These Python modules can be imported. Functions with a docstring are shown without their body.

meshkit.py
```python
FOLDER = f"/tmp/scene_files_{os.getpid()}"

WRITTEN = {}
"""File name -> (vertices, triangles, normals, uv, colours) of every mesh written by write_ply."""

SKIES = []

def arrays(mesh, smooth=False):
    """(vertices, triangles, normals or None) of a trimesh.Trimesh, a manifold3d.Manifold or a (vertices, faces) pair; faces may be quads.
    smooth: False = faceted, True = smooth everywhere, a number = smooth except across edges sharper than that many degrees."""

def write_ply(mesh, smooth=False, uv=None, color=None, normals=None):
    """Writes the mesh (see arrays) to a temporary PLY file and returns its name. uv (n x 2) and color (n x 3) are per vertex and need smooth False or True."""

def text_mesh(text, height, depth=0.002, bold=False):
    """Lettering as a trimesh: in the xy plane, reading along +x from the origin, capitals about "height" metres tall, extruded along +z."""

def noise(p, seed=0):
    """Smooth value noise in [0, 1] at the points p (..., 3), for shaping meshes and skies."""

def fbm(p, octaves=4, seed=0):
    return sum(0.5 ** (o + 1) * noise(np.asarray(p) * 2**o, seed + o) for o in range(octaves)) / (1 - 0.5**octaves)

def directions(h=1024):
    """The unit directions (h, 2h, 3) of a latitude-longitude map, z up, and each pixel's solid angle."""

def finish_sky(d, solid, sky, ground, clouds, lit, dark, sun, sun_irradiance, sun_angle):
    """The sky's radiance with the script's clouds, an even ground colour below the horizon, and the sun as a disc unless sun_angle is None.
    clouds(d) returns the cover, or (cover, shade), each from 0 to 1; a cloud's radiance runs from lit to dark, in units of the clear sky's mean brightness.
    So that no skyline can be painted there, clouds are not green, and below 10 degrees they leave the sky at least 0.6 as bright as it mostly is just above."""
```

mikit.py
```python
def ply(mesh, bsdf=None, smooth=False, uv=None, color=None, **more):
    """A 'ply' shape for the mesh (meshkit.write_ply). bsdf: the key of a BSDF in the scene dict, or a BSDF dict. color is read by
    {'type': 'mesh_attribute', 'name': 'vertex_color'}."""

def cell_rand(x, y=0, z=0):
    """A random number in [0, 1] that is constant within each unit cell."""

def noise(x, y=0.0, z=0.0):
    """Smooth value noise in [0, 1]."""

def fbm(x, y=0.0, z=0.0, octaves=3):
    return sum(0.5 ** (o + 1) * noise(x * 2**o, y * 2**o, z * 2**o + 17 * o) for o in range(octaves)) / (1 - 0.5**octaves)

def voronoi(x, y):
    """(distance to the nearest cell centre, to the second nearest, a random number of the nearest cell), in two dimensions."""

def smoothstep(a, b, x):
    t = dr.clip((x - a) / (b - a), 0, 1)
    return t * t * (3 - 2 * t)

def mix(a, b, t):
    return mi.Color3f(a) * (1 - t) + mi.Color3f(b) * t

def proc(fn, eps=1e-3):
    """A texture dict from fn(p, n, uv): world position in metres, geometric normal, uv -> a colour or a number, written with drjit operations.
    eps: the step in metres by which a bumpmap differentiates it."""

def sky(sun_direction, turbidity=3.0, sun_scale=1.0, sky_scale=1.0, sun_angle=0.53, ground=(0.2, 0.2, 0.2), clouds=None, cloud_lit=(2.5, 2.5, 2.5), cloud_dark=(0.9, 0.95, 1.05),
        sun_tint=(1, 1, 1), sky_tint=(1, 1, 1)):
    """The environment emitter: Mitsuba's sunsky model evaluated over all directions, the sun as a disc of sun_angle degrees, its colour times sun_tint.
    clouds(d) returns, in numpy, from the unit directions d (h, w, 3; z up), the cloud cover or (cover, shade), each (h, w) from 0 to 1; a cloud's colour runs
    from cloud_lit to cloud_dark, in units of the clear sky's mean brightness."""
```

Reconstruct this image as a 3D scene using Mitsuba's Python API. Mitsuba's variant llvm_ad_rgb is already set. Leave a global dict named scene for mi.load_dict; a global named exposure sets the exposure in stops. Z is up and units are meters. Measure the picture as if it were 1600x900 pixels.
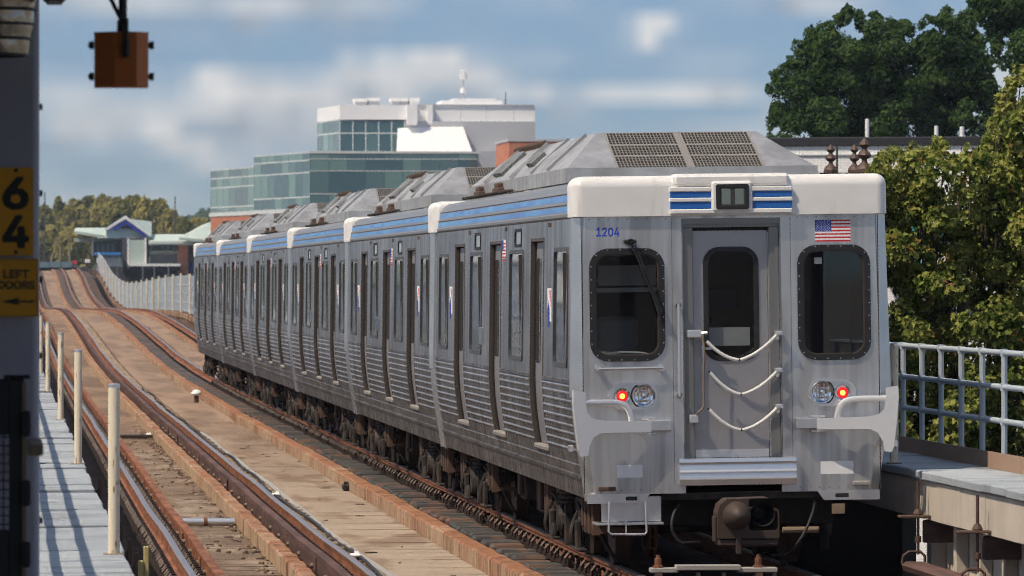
import math
import numpy as np, trimesh, drjit as dr, mitsuba as mi, mikit, meshkit
from mikit import proc, noise, fbm, voronoi, cell_rand, smoothstep, mix
from scipy.interpolate import PchipInterpolator
from shapely.geometry import Polygon, box as sbox
T = mi.ScalarTransform4f
scene, labels = {}, {}

# ---------------------------------------------------------------- camera, sky, exposure
CZ, F, YAW, PITCH = 2.62, 9000.0, math.atan(798 / 9000), -13 / 9000
fwd = np.array([math.sin(YAW) * math.cos(PITCH), math.cos(YAW) * math.cos(PITCH), math.sin(PITCH)])
rgt = np.array([math.cos(YAW), -math.sin(YAW), 0.0])
upv = np.cross(rgt, fwd)
CAM = np.array([0, 0, CZ])
scene['camera'] = {'type': 'thinlens', 'fov': math.degrees(2 * math.atan(800 / F)), 'fov_axis': 'x',
                   'aperture_radius': 0.009, 'focus_distance': 52.0, 'near_clip': 1.0, 'far_clip': 9000.0,
                   'to_world': T().look_at(origin=CAM.tolist(), target=(CAM + fwd * 10).tolist(), up=[0, 0, 1])}
SUN = (-0.64, -0.38, 1.0)
# cumulus and streaks: (azimuth deg right of the track, elevation deg, half widths, density, shade)
CLOUDS = [(0.9, 2.85, 1.3, .22, .75, .45), (2.6, 2.72, 1.4, .20, .8, .45), (1.9, 2.3, .9, .10, .25, .7), (0.55, 1.80, .7, .26, .6, .5), (0.75, 1.52, .50, .17, .95, .12), (1.5, 1.66, .9, .30, .72, .5), (2.35, 1.92, .55, .22, 1.0, .06), (2.9, 1.72, .8, .30, .95, .25), (3.2, 2.13, .34, .12, 1.1, 0.0), (3.7, 2.0, .55, .24, .95, .25), (4.25, 2.18, .45, .18, 1.0, .05), (4.8, 1.98, .6, .24, .85, .3),
          (3.6, 1.45, 1.1, .26, .7, .6), (1.5, 1.36, .34, .11, 1.0, .0), (2.0, 1.28, .6, .11, .75, .3), (2.8, 1.15, 1.3, .12, .6, .45), (1.0, .75, 1.4, .24, .4, .5), (6.45, 2.50, .36, .10, .95, .15), (6.75, 2.47, .2, .07, .7, .3), (6.8, 1.86, .85, .10, .95, .1), (5.6, 1.86, .7, .12, .7, .3), (7.5, 1.84, .5, .07, .7, .3),
          (5.5, 2.66, .45, .12, .35, .6), (6.0, 1.35, 1.6, .20, .35, .5), (8.0, 2.82, .7, .14, .8, .3), (9.9, 1.9, .9, .5, .7, .4), (8.3, 1.25, 1.6, .22, .5, .35), (7.4, 1.50, .9, .10, .4, .3)]


def sky_clouds(d):
    az = np.degrees(np.arctan2(d[..., 0], d[..., 1]))            # 0 = along the track, + to the right
    el = np.degrees(np.arcsin(np.clip(d[..., 2], -1, 1)))
    p = np.stack([az * 1.5, el * 2.6, 0 * az], -1)
    n1, n2, n3 = meshkit.fbm(p + [3.1, .4, 0], 4, 5), meshkit.fbm(p * 1.7 + [0, 7, 2], 4, 9), meshkit.fbm(p * 1.3 + [5, 1, 6], 4, 13)
    az_ = az + 1.0 * (n1 - .5) + .5 * (n2 - .5); el_ = el + .38 * (n3 - .5) + .18 * (n2 - .5)
    dens, sh = 0 * az, 0 * az
    for a, e, wa, we, k, s in CLOUDS:
        r2 = ((az_ - a) / wa) ** 2 + ((el_ - e) / np.where(el_ > e, we * .8, we * 1.3)) ** 2
        g = k * np.exp(-r2 ** 1.3)
        dens = np.maximum(dens, g) + .35 * np.minimum(dens, g); sh += g * (s + .45 * np.clip((e - el_) / we, -.3, 1))
    tot = sum(c[4] * np.exp(-(((az_ - c[0]) / c[2]) ** 2 + ((el_ - c[1]) / np.where(el_ > c[1], c[3] * .8, c[3] * 1.3)) ** 2) ** 1.3) for c in CLOUDS)
    shade = sh / np.maximum(tot, 1e-6) + 1.5 * (n2 - .5)
    near = np.clip((dens * (.62 + .8 * n2) - .10) * 1.25, 0, .96)
    near = np.maximum(near, .16 * np.clip((n3 * .5 + .5 * n1 - .42) / .2, 0, 1))
    q = meshkit.fbm(np.stack([az * .11, el * .22, 0 * az], -1) + 5.0, 5, 3)
    q2 = meshkit.fbm(np.stack([d[..., 0] * 3, d[..., 1] * 3, d[..., 2] * 6], -1), 4, 3)
    far = np.clip(((q * (el < 12) + q2 * (el >= 12)) - .44) / .16, 0, 1) * .85
    w = np.clip((np.abs(az - 5.1) - 5.4) / 2.5, 0, 1); w = np.maximum(w, np.clip((el - 3.0) / 1.2, 0, 1))
    return near * (1 - w) + far * w, np.clip(shade, 0, 1) * (1 - w) + .45 * w


scene['sky'] = mikit.sky(SUN, turbidity=2.6, sky_scale=0.84, clouds=sky_clouds, cloud_lit=(3.8, 3.82, 3.85), cloud_dark=(1.6, 1.9, 2.3), sky_tint=(0.84, 0.95, 1.08), sun_tint=(0.97, 1.0, 1.04))
exposure = 1.42


def at(px, py, Y):
    d = fwd + (px - 800) / F * rgt - (py - 450) / F * upv
    return CAM + d * (Y / d[1])


# ---------------------------------------------------------------- materials
def mat(name, base, rough=0.6, metallic=0.0, spec=0.5, two=True, **more):
    b = {'type': 'principled', 'base_color': base if isinstance(base, dict) else {'type': 'rgb', 'value': list(base)},
         'roughness': rough, 'metallic': metallic, 'specular': spec, **more}
    scene['mat_' + name] = {'type': 'twosided', 'bsdf': b} if two else b


def bumped(name, height, eps, base, rough, metallic=0.0, **more):
    b = {'type': 'principled', 'base_color': base if isinstance(base, dict) else {'type': 'rgb', 'value': list(base)}, 'roughness': rough, 'metallic': metallic, **more}
    scene['mat_' + name] = {'type': 'twosided', 'bsdf': {'type': 'bumpmap', 'arbitrary': proc(height, eps), 'scale': 1.0, 'bsdf': b}}


def f_steel(p, n, uv):          # brushed stainless, vertical streaks of grime
    s = fbm(p.x * 22, p.y * 22, p.z * 1.3, 3)
    g = fbm(p.x * 2.5, p.y * 2.5, p.z * 2.5, 3)
    return mix((0.60, 0.60, 0.60), (0.76, 0.76, 0.76), smoothstep(0.2, 0.8, 0.3 * s + 0.7 * g))


def f_steel_r(p, n, uv):
    return 0.27 + 0.14 * fbm(p.x * 5, p.y * 5, p.z * 0.9, 3)


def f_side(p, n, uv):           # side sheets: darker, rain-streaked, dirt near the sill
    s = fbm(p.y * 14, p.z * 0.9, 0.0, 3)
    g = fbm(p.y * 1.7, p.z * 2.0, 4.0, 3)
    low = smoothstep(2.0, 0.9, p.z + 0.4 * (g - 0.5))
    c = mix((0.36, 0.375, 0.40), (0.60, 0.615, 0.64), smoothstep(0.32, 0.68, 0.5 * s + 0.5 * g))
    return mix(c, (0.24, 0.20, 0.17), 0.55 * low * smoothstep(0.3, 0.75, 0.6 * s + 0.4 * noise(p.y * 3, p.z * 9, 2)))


def f_side_r(p, n, uv):
    return 0.20 + 0.22 * fbm(p.y * 5, p.z * 1.5, 1.0, 3)


def f_side_bump(p, n, uv):      # sheets are never dead flat
    return 0.012 * fbm(p.y * 1.3, p.z * 1.1, 0.5, 2) + 0.0009 * noise(p.y * 16, p.z * 2, 3)


def f_hvac(p, n, uv):
    g = fbm(p.x * 3, p.y * 1.6, p.z * 5, 3)
    return mix((0.37, 0.36, 0.345), (0.58, 0.575, 0.565), smoothstep(0.25, 0.75, 0.5 * g + 0.5 * fbm(p.x * 9, p.y * 7, p.z * 1.2, 3)))


def f_rust(p, n, uv):
    g = fbm(p.x * 9, p.y * 2.2, p.z * 14, 3)
    return mix((0.125, 0.050, 0.028), (0.225, 0.090, 0.047), smoothstep(0.25, 0.75, g))


def f_rustdark(p, n, uv):
    g = fbm(p.x * 7, p.y * 1.1, p.z * 12, 3)
    return mix((0.065, 0.036, 0.031), (0.105, 0.056, 0.046), smoothstep(0.3, 0.75, g))


def f_plank(p, n, uv):          # weathered grey-tan boards laid across, each its own tone
    b = dr.floor(p.y / 0.245)
    t = cell_rand(b, dr.floor(p.x / 2.2), 3)
    gr = fbm(p.x * 2.2, p.y * 34, b * 0.37, 3)
    st = fbm(p.x * 2.4, p.y * 0.55, 3.0, 3)
    c = mix((0.20, 0.155, 0.115), (0.32, 0.26, 0.205), 0.22 * t + 0.78 * gr)
    c = mix(c, (0.13, 0.080, 0.052), 0.75 * smoothstep(0.46, 0.78, st))
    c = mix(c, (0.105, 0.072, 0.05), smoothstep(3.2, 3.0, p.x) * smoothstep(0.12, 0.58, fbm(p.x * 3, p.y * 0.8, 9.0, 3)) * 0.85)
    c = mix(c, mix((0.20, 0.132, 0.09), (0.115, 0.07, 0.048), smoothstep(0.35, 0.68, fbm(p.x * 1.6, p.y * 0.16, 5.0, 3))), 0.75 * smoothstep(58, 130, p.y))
    return c


def f_curb(p, n, uv):           # concrete stained orange by rust, streaks running down
    s = fbm(p.y * 9, p.x * 3, p.z * 1.2, 3)
    g = fbm(p.y * 0.55, p.x * 2, 5.0, 2)
    c = mix((0.32, 0.225, 0.15), (0.205, 0.090, 0.046), smoothstep(0.34, 0.70, 0.62 * s + 0.38 * g + 0.10 * smoothstep(3.4, 4.6, p.x) + 0.22 * (dr.abs(n.z) - 0.55)))
    return mix(c, (0.07, 0.045, 0.032), 0.6 * smoothstep(0.52, 0.72, fbm(p.y * 17, p.x * 9, p.z * 3, 2)))


def f_concrete(p, n, uv):
    g = fbm(p.x * 1.2, p.y * 1.2, p.z * 1.5, 3)
    s = fbm(p.y * 6, p.z * 0.8, 1.0, 2)
    return mix((0.30, 0.255, 0.205), (0.52, 0.465, 0.40), 0.6 * g + 0.4 * s)


def f_deck(p, n, uv):
    g = fbm(p.x * 3, p.y * 1.1, 0.0, 3)
    return mix((0.025, 0.018, 0.014), (0.085, 0.052, 0.036), g)


def f_grit(p, n, uv):
    g = fbm(p.x * 14, p.y * 6, 0.0, 3)
    return mix((0.10, 0.065, 0.042), (0.32, 0.235, 0.165), smoothstep(0.3, 0.7, g))


def f_walk(p, n, uv):           # grey composite boards
    b = dr.floor(p.y / 1.2)
    g = fbm(p.x * 5, p.y * 0.9, b, 3)
    st = fbm(p.x * 2.5, p.y * 1.9, b + 4.0, 3)
    c = mix((0.20, 0.225, 0.25), (0.30, 0.325, 0.35), 0.5 * cell_rand(b, 1, 2) + 0.5 * g)
    return mix(c, (0.15, 0.16, 0.17), 0.55 * smoothstep(0.52, 0.74, st))


def f_tie(p, n, uv):
    g = fbm(p.x * 3, p.y * 20, 0.0, 3)
    return mix(mix((0.022, 0.021, 0.021), (0.068, 0.063, 0.060), g), (0.22, 0.09, 0.045), 0.3 * smoothstep(0.5, 0.7, fbm(p.x * 4, p.y * 1.3, 7.0, 2)))


def f_cream(p, n, uv):
    g = fbm(p.x * 30, p.y * 30, p.z * 4, 3)
    return mix(mix((0.70, 0.60, 0.44), (0.80, 0.72, 0.57), g), (0.36, 0.24, 0.15), smoothstep(0.66, 0.8, fbm(p.x * 60, p.y * 60, p.z * 12, 2)))


def f_grimy(p, n, uv):          # under-floor iron
    g = fbm(p.x * 5, p.y * 5, p.z * 5, 3)
    return mix((0.012, 0.010, 0.009), (0.060, 0.043, 0.033), smoothstep(0.3, 0.8, g))


def f_brickwhite(p, n, uv):
    r = dr.floor(p.z / 0.075)
    x = p.x / 0.21 + 0.5 * (r - 2 * dr.floor(r / 2))
    fx, fz = x - dr.floor(x), p.z / 0.075 - r
    j = dr.maximum(smoothstep(0.06, 0.0, dr.minimum(fx, 1 - fx)), smoothstep(0.16, 0.0, dr.minimum(fz, 1 - fz)))
    g = fbm(p.x * 0.8, p.z * 0.8, 0.0, 3)
    c = mix((0.80, 0.795, 0.79), (0.87, 0.865, 0.86), 0.5 * cell_rand(dr.floor(x), r, 3) + 0.5 * g)
    return mix(c, (0.50, 0.49, 0.49), 0.6 * j)


def f_brickred(p, n, uv):
    r = dr.floor(p.z / 0.3)
    x = (p.x + p.y) / 0.8 + 0.5 * (r - 2 * dr.floor(r / 2))
    g = fbm(p.x * 0.5, p.y * 0.5, p.z * 0.9, 3)
    return mix((0.36, 0.125, 0.075), (0.48, 0.20, 0.125), 0.5 * cell_rand(dr.floor(x), r, 1) + 0.5 * g)


def f_leafyellow(p, n, uv):     # sunlit plane-tree leaves: olive to yellow-green, a few turning
    a, b = fbm(p.x * 3.1, p.y * 3.1, p.z * 3.1, 2), cell_rand(p.x * 11, p.y * 11, p.z * 11)
    c = mix((0.06, 0.095, 0.018), (0.38, 0.39, 0.11), smoothstep(0.25, 0.8, 0.5 * a + 0.5 * b))
    return mix(c, (0.33, 0.17, 0.05), 0.8 * smoothstep(0.955, 0.985, b))


def f_leafdark(p, n, uv):
    a, b = fbm(p.x * 0.9, p.y * 0.9, p.z * 0.9, 2), cell_rand(p.x * 6, p.y * 6, p.z * 6)
    return mix((0.026, 0.056, 0.018), (0.075, 0.125, 0.040), smoothstep(0.25, 0.8, 0.6 * a + 0.4 * b))


def f_leafautumn(p, n, uv):
    a, b = fbm(p.x * 0.11, p.y * 0.11, p.z * 0.11, 2), cell_rand(p.x * 1.5, p.y * 1.5, p.z * 1.5)
    return mix((0.13, 0.14, 0.048), (0.34, 0.30, 0.10), smoothstep(0.25, 0.75, 0.65 * a + 0.35 * b))


def f_bark(p, n, uv):
    return mix((0.06, 0.045, 0.032), (0.17, 0.135, 0.10), fbm(p.x * 12, p.y * 12, p.z * 3, 3))


def f_ground(p, n, uv):
    return mix((0.06, 0.065, 0.045), (0.16, 0.15, 0.13), fbm(p.x * 0.06, p.y * 0.06, 0.0, 4))


def f_hill(p, n, uv):
    return mix((0.03, 0.055, 0.035), (0.07, 0.09, 0.055), fbm(p.x * 0.05, p.y * 0.05, p.z * 0.1, 4))


def f_copper(p, n, uv):         # pale green standing-seam metal
    g = fbm(p.x * 0.5, p.y * 0.5, p.z * 0.8, 3)
    return mix((0.36, 0.46, 0.42), (0.52, 0.60, 0.55), g)


def f_blue(p, n, uv):           # worn blue film, patchy along its length
    g = cell_rand(dr.floor(p.y * 1.3), dr.floor(p.z * 9), 1)
    return mix((0.065, 0.16, 0.45), (0.12, 0.36, 0.68), 0.6 * g + 0.4 * fbm(p.y * 3, p.z * 3, 0.0, 2))


def f_mast(p, n, uv):
    return mix((0.055, 0.032, 0.025), (0.12, 0.075, 0.058), fbm(p.x * 20, p.y * 20, p.z * 20, 3))


def f_crinkle(p, n, uv):
    return 0.010 * fbm(p.x * 22, p.y * 22, p.z * 15, 3)


def f_cap(p, n, uv):            # white moulded cap, scuffed, grey below the gutters
    g = fbm(p.x * 3, p.y * 3, p.z * 6, 3)
    s = fbm(p.x * 15, p.y * 15, p.z * 1.6, 3)
    c = mix((0.69, 0.675, 0.65), (0.79, 0.78, 0.765), g)
    return mix(c, (0.50, 0.45, 0.38), 0.3 * smoothstep(0.62, 0.82, s))


def f_winframe(p, n, uv):
    return mix((0.008, 0.008, 0.009), (0.018, 0.018, 0.019), fbm(p.x * 8, p.y * 8, p.z * 8, 2))


def f_dent(p, n, uv):
    return 0.022 * fbm(p.x * 1.7, p.y * 1.7, p.z * 0.8, 2)


bumped('steel', f_dent, 0.01, proc(f_steel), proc(f_steel_r), 0.9)
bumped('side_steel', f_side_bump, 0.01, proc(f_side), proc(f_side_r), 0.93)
mat('rib_steel', proc(f_side), 0.34, 0.9)


def dirtied(name, clean, dirt, fn):
    """A metal sheet with a matt film of road dirt over part of it."""
    scene['mat_' + name] = {'type': 'twosided', 'bsdf': {'type': 'blendbsdf', 'weight': proc(fn), 'a': scene['mat_' + clean]['bsdf'], 'b': {'type': 'diffuse', 'reflectance': {'type': 'rgb', 'value': list(dirt)}}}}


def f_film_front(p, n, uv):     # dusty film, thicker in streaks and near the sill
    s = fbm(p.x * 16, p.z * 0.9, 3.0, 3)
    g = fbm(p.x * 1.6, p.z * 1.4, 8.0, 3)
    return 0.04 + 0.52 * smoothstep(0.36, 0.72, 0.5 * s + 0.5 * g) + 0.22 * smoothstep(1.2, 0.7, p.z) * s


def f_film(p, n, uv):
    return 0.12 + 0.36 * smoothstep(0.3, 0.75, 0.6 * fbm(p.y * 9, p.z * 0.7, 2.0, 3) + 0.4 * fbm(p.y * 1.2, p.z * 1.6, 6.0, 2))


def f_film_low(p, n, uv):
    return 0.22 + 0.46 * smoothstep(0.3, 0.7, 0.55 * fbm(p.y * 11, p.z * 1.4, 2.0, 3) + 0.45 * noise(p.y * 26, p.z * 26, 5.0))


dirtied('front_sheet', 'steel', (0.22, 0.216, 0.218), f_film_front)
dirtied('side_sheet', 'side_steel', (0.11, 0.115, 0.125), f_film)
dirtied('rib_sheet', 'rib_steel', (0.060, 0.053, 0.047), f_film_low)
mat('hvac_steel', proc(f_hvac), 0.40, 0.6)
mat('roof_steel', (0.36, 0.365, 0.375), 0.42, 0.75)
mat('bright_steel', (0.78, 0.78, 0.79), 0.30, 0.85)
mat('lamp_grey', (0.16, 0.19, 0.175), 0.2)
mat('door_steel', (0.33, 0.32, 0.325), 0.5, 0.7)
mat('frame_grey', (0.075, 0.075, 0.078), 0.4, 0.4)
mat('jamb', (0.062, 0.047, 0.038), 0.45)
mat('cap_white', proc(f_cap), 0.38)
mat('white_paint', (0.78, 0.78, 0.77), 0.5)
mat('blue_band', proc(f_blue), 0.35, 0.2)
mat('blue_paint', (0.018, 0.12, 0.42), 0.4)
mat('number_blue', (0.025, 0.06, 0.45), 0.5)
mat('flag_red', (0.55, 0.03, 0.045), 0.5)
mat('flag_white', (0.78, 0.78, 0.78), 0.5)
mat('flag_blue', (0.02, 0.04, 0.25), 0.5)
mat('rubber', proc(f_winframe), 0.55)
mat('black', (0.012, 0.012, 0.013), 0.6)
mat('tinted_glass', (0.02, 0.024, 0.028), 0.05, 0.0, 0.6)
scene['mat_pane_glass'] = {'type': 'thindielectric', 'int_ior': 1.52}
mat('notice_grey', (0.20, 0.22, 0.22), 0.6)
mat('seat_blue', (0.03, 0.12, 0.32), 0.6)
mat('cab_dark', (0.035, 0.038, 0.038), 0.7)
mat('cab_grey', (0.26, 0.28, 0.28), 0.7)
mat('hose_white', (0.66, 0.65, 0.62), 0.45)
mat('chrome', (0.86, 0.86, 0.87), 0.08, 1.0)
mat('red_lens', (0.30, 0.006, 0.008), 0.12)
mat('grille_bar', (0.30, 0.275, 0.245), 0.5, 0.3)
mat('grimy', proc(f_grimy), 0.7)
mat('under_brown', (0.085, 0.050, 0.035), 0.7)
mat('wheel_steel', (0.085, 0.05, 0.035), 0.55, 0.3)
mat('rust', proc(f_rust), 0.75)
mat('rust_dark', proc(f_rustdark), 0.7)
mat('railhead', (0.54, 0.50, 0.50), 0.42, 0.95)
mat('plank', proc(f_plank), 0.85)
mat('curb', proc(f_curb), 0.85)
mat('concrete', proc(f_concrete), 0.85)
mat('deck', proc(f_deck), 0.9)
mat('grit', proc(f_grit), 0.9)
mat('walk_board', proc(f_walk), 0.8)
mat('tie', proc(f_tie), 0.85)
mat('clip', (0.05, 0.034, 0.028), 0.55, 0.3)
mat('cream', proc(f_cream), 0.5)
mat('rail_grey', (0.36, 0.41, 0.46), 0.5)
mat('kick', (0.30, 0.20, 0.14), 0.7)
mat('cable', (0.014, 0.013, 0.013), 0.5)
mat('edge_strip', (0.33, 0.315, 0.29), 0.6, 0.2)
mat('yellow_sign', (0.62, 0.28, 0.008), 0.5)
mat('sign_black', (0.012, 0.012, 0.012), 0.5)
mat('column_paint', (0.34, 0.34, 0.40), 0.5)
mat('orange_box', (0.56, 0.15, 0.025), 0.5)
mat('dark_iron', (0.022, 0.022, 0.024), 0.5, 0.2)
mat('tan_iron', (0.20, 0.15, 0.10), 0.6)
bumped('wrap_metal', f_crinkle, 0.004, (0.42, 0.39, 0.36), 0.25, 0.95)
mat('roof_dark', (0.10, 0.10, 0.105), 0.8)
mat('brick_white', proc(f_brickwhite), 0.8)
mat('brick_red', proc(f_brickred), 0.85)
mat('parapet_black', (0.018, 0.018, 0.022), 0.5)
mat('panel_white', (0.78, 0.78, 0.79), 0.5)
mat('panel_grey', (0.46, 0.47, 0.50), 0.6)
mat('tarp', (0.82, 0.82, 0.82), 0.6)
mat('office_glass', (0.08, 0.155, 0.165), 0.08, 0.0, 0.8)
mat('office_glass_b', (0.13, 0.235, 0.225), 0.12, 0.0, 0.8)
mat('office_glass_c', (0.05, 0.105, 0.125), 0.06, 0.0, 0.8)
mat('mullion', (0.58, 0.62, 0.62), 0.5)
mat('copper_green', proc(f_copper), 0.55)
mat('trim_blue', (0.02, 0.04, 0.30), 0.5)
mat('awning_blue', (0.03, 0.20, 0.55), 0.5)
mat('station_dark', (0.045, 0.045, 0.055), 0.7)
mat('bridge_blue', (0.14, 0.21, 0.26), 0.6)
mat('red_paint', (0.45, 0.04, 0.04), 0.5)
mat('mural_teal', (0.06, 0.42, 0.40), 0.6)
mat('mural_red', (0.40, 0.10, 0.085), 0.7)
mat('iron_mast', proc(f_mast), 0.6)
mat('bark', proc(f_bark), 0.9)
mat('ground_mat', proc(f_ground), 0.95)
mat('hill_mat', proc(f_hill), 0.95)
mat('yellow_block', (0.40, 0.34, 0.15), 0.6)
for _k, _f, _t in (('leaf_yellow', f_leafyellow, 0.55), ('leaf_dark', f_leafdark, 0.4), ('leaf_autumn', f_leafautumn, 0.5)):
    scene['mat_' + _k] = {'type': 'principledthin', 'base_color': proc(_f), 'roughness': 0.36, 'diff_trans': _t, 'spec_tint': 0.0, 'eta': 1.45}

# ---------------------------------------------------------------- helpers
used = set()


def numbered(k):
    n, i = k, 0
    while n in used:
        i += 1
        n = f'{k}_{i:03d}'
    used.add(n)
    return n


def thing(name, label=None, cat=None, group=None, kind=None):
    k = numbered(name)
    e = {}
    if label: e['label'] = label
    if cat: e['category'] = cat
    if group: e['group'] = group
    if kind: e['kind'] = kind
    if e: labels[k] = e
    return k


def put(k, mesh, m, smooth=False, tw=None, **more):
    d = mikit.ply(mesh, 'mat_' + m, smooth=smooth, **more)
    if tw is not None: d['to_world'] = tw
    scene[k] = d
    return k


def part(parent, name, mesh, m, smooth=False, label=None, kind=None):
    k = numbered(parent + '__' + name)
    put(k, mesh, m, smooth)
    if label or kind:
        labels[k] = {**({'label': label} if label else {}), **({'kind': kind} if kind else {})}
    return k


def copy_thing(root, tw, label, group, skip=()):
    new = thing(root, label, labels[root]['category'], group)
    for k in [k for k in scene if k.startswith(root + '__')]:
        if any(s in k for s in skip): continue
        d = dict(scene[k]); d['to_world'] = tw
        scene[new + k[len(root):]] = d
        if k in labels: labels[new + k[len(root):]] = dict(labels[k])
    return new


def cat(*ms):
    vs, fs, o = [], [], 0
    for m in (ms[0] if len(ms) == 1 and isinstance(ms[0], list) else ms):
        v, f = (m if isinstance(m, tuple) else (np.asarray(m.vertices), np.asarray(m.faces)))
        vs.append(v); fs.append(f + o); o += len(v)
    return (np.vstack(vs), np.vstack(fs))


_c = np.array([[a, b, c] for a in (-1, 1) for b in (-1, 1) for c in (-1, 1)], float)
_bf = np.array([[0, 1, 3], [0, 3, 2], [4, 6, 7], [4, 7, 5], [0, 4, 5], [0, 5, 1], [2, 3, 7], [2, 7, 6], [0, 2, 6], [0, 6, 4], [1, 5, 7], [1, 7, 3]])
_bt = {}


def box(c, s, b=0.0):
    """Box at centre c with full size s, edges chamfered by b."""
    c, h = np.asarray(c, float), np.asarray(s, float) / 2
    if b <= 0: return (c + _c * h, _bf.copy())
    if 'f' not in _bt:
        q = np.array([[(1 - (0.2 if a != 0 else 0)) * s0, (1 - (0.2 if a != 1 else 0)) * s1, (1 - (0.2 if a != 2 else 0)) * s2] for s0, s1, s2 in _c for a in range(3)])
        hull = trimesh.convex.convex_hull(trimesh.Trimesh(q, process=False).vertices)
        idx = np.array([np.argmin(((q - v) ** 2).sum(1)) for v in hull.vertices])
        _bt['f'], _bt['s'], _bt['a'] = idx[hull.faces], np.repeat(_c, 3, 0), np.tile(np.eye(3), (8, 1))
    b = min(b, 0.45 * h.min() * 2)
    v = _bt['s'] * (h - b * (1 - _bt['a']))
    return (c + v, _bt['f'].copy())


def b2(x0, x1, y0, y1, z0, z1, b=0.0):
    return box(((x0 + x1) / 2, (y0 + y1) / 2, (z0 + z1) / 2), (abs(x1 - x0), abs(y1 - y0), abs(z1 - z0)), b)


def tube(pts, r, n=8, caps=True):
    p = np.asarray(pts, float)
    r = np.broadcast_to(np.asarray(r, float), (len(p),))
    t = np.gradient(p, axis=0); t /= np.linalg.norm(t, axis=1, keepdims=True) + 1e-12
    a = np.cross(t[0], [0, 0, 1.0] if abs(t[0][2]) < 0.9 else [1.0, 0, 0]); a /= np.linalg.norm(a)
    vs = []
    for i in range(len(p)):
        a = a - t[i] * (a @ t[i]); a /= np.linalg.norm(a)
        bb = np.cross(t[i], a)
        th = np.arange(n) * 2 * np.pi / n
        vs.append(p[i] + r[i] * (np.cos(th)[:, None] * a + np.sin(th)[:, None] * bb))
    v = np.vstack(vs)
    f = []
    for i in range(len(p) - 1):
        for j in range(n):
            A, B, C, D = i * n + j, i * n + (j + 1) % n, (i + 1) * n + (j + 1) % n, (i + 1) * n + j
            f += [[A, B, C], [A, C, D]]
    if caps:
        v = np.vstack([v, p[0], p[-1]]); k = len(p) * n
        for j in range(n):
            f += [[k, (j + 1) % n, j], [k + 1, (len(p) - 1) * n + j, (len(p) - 1) * n + (j + 1) % n]]
    return (v, np.array(f))


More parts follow.
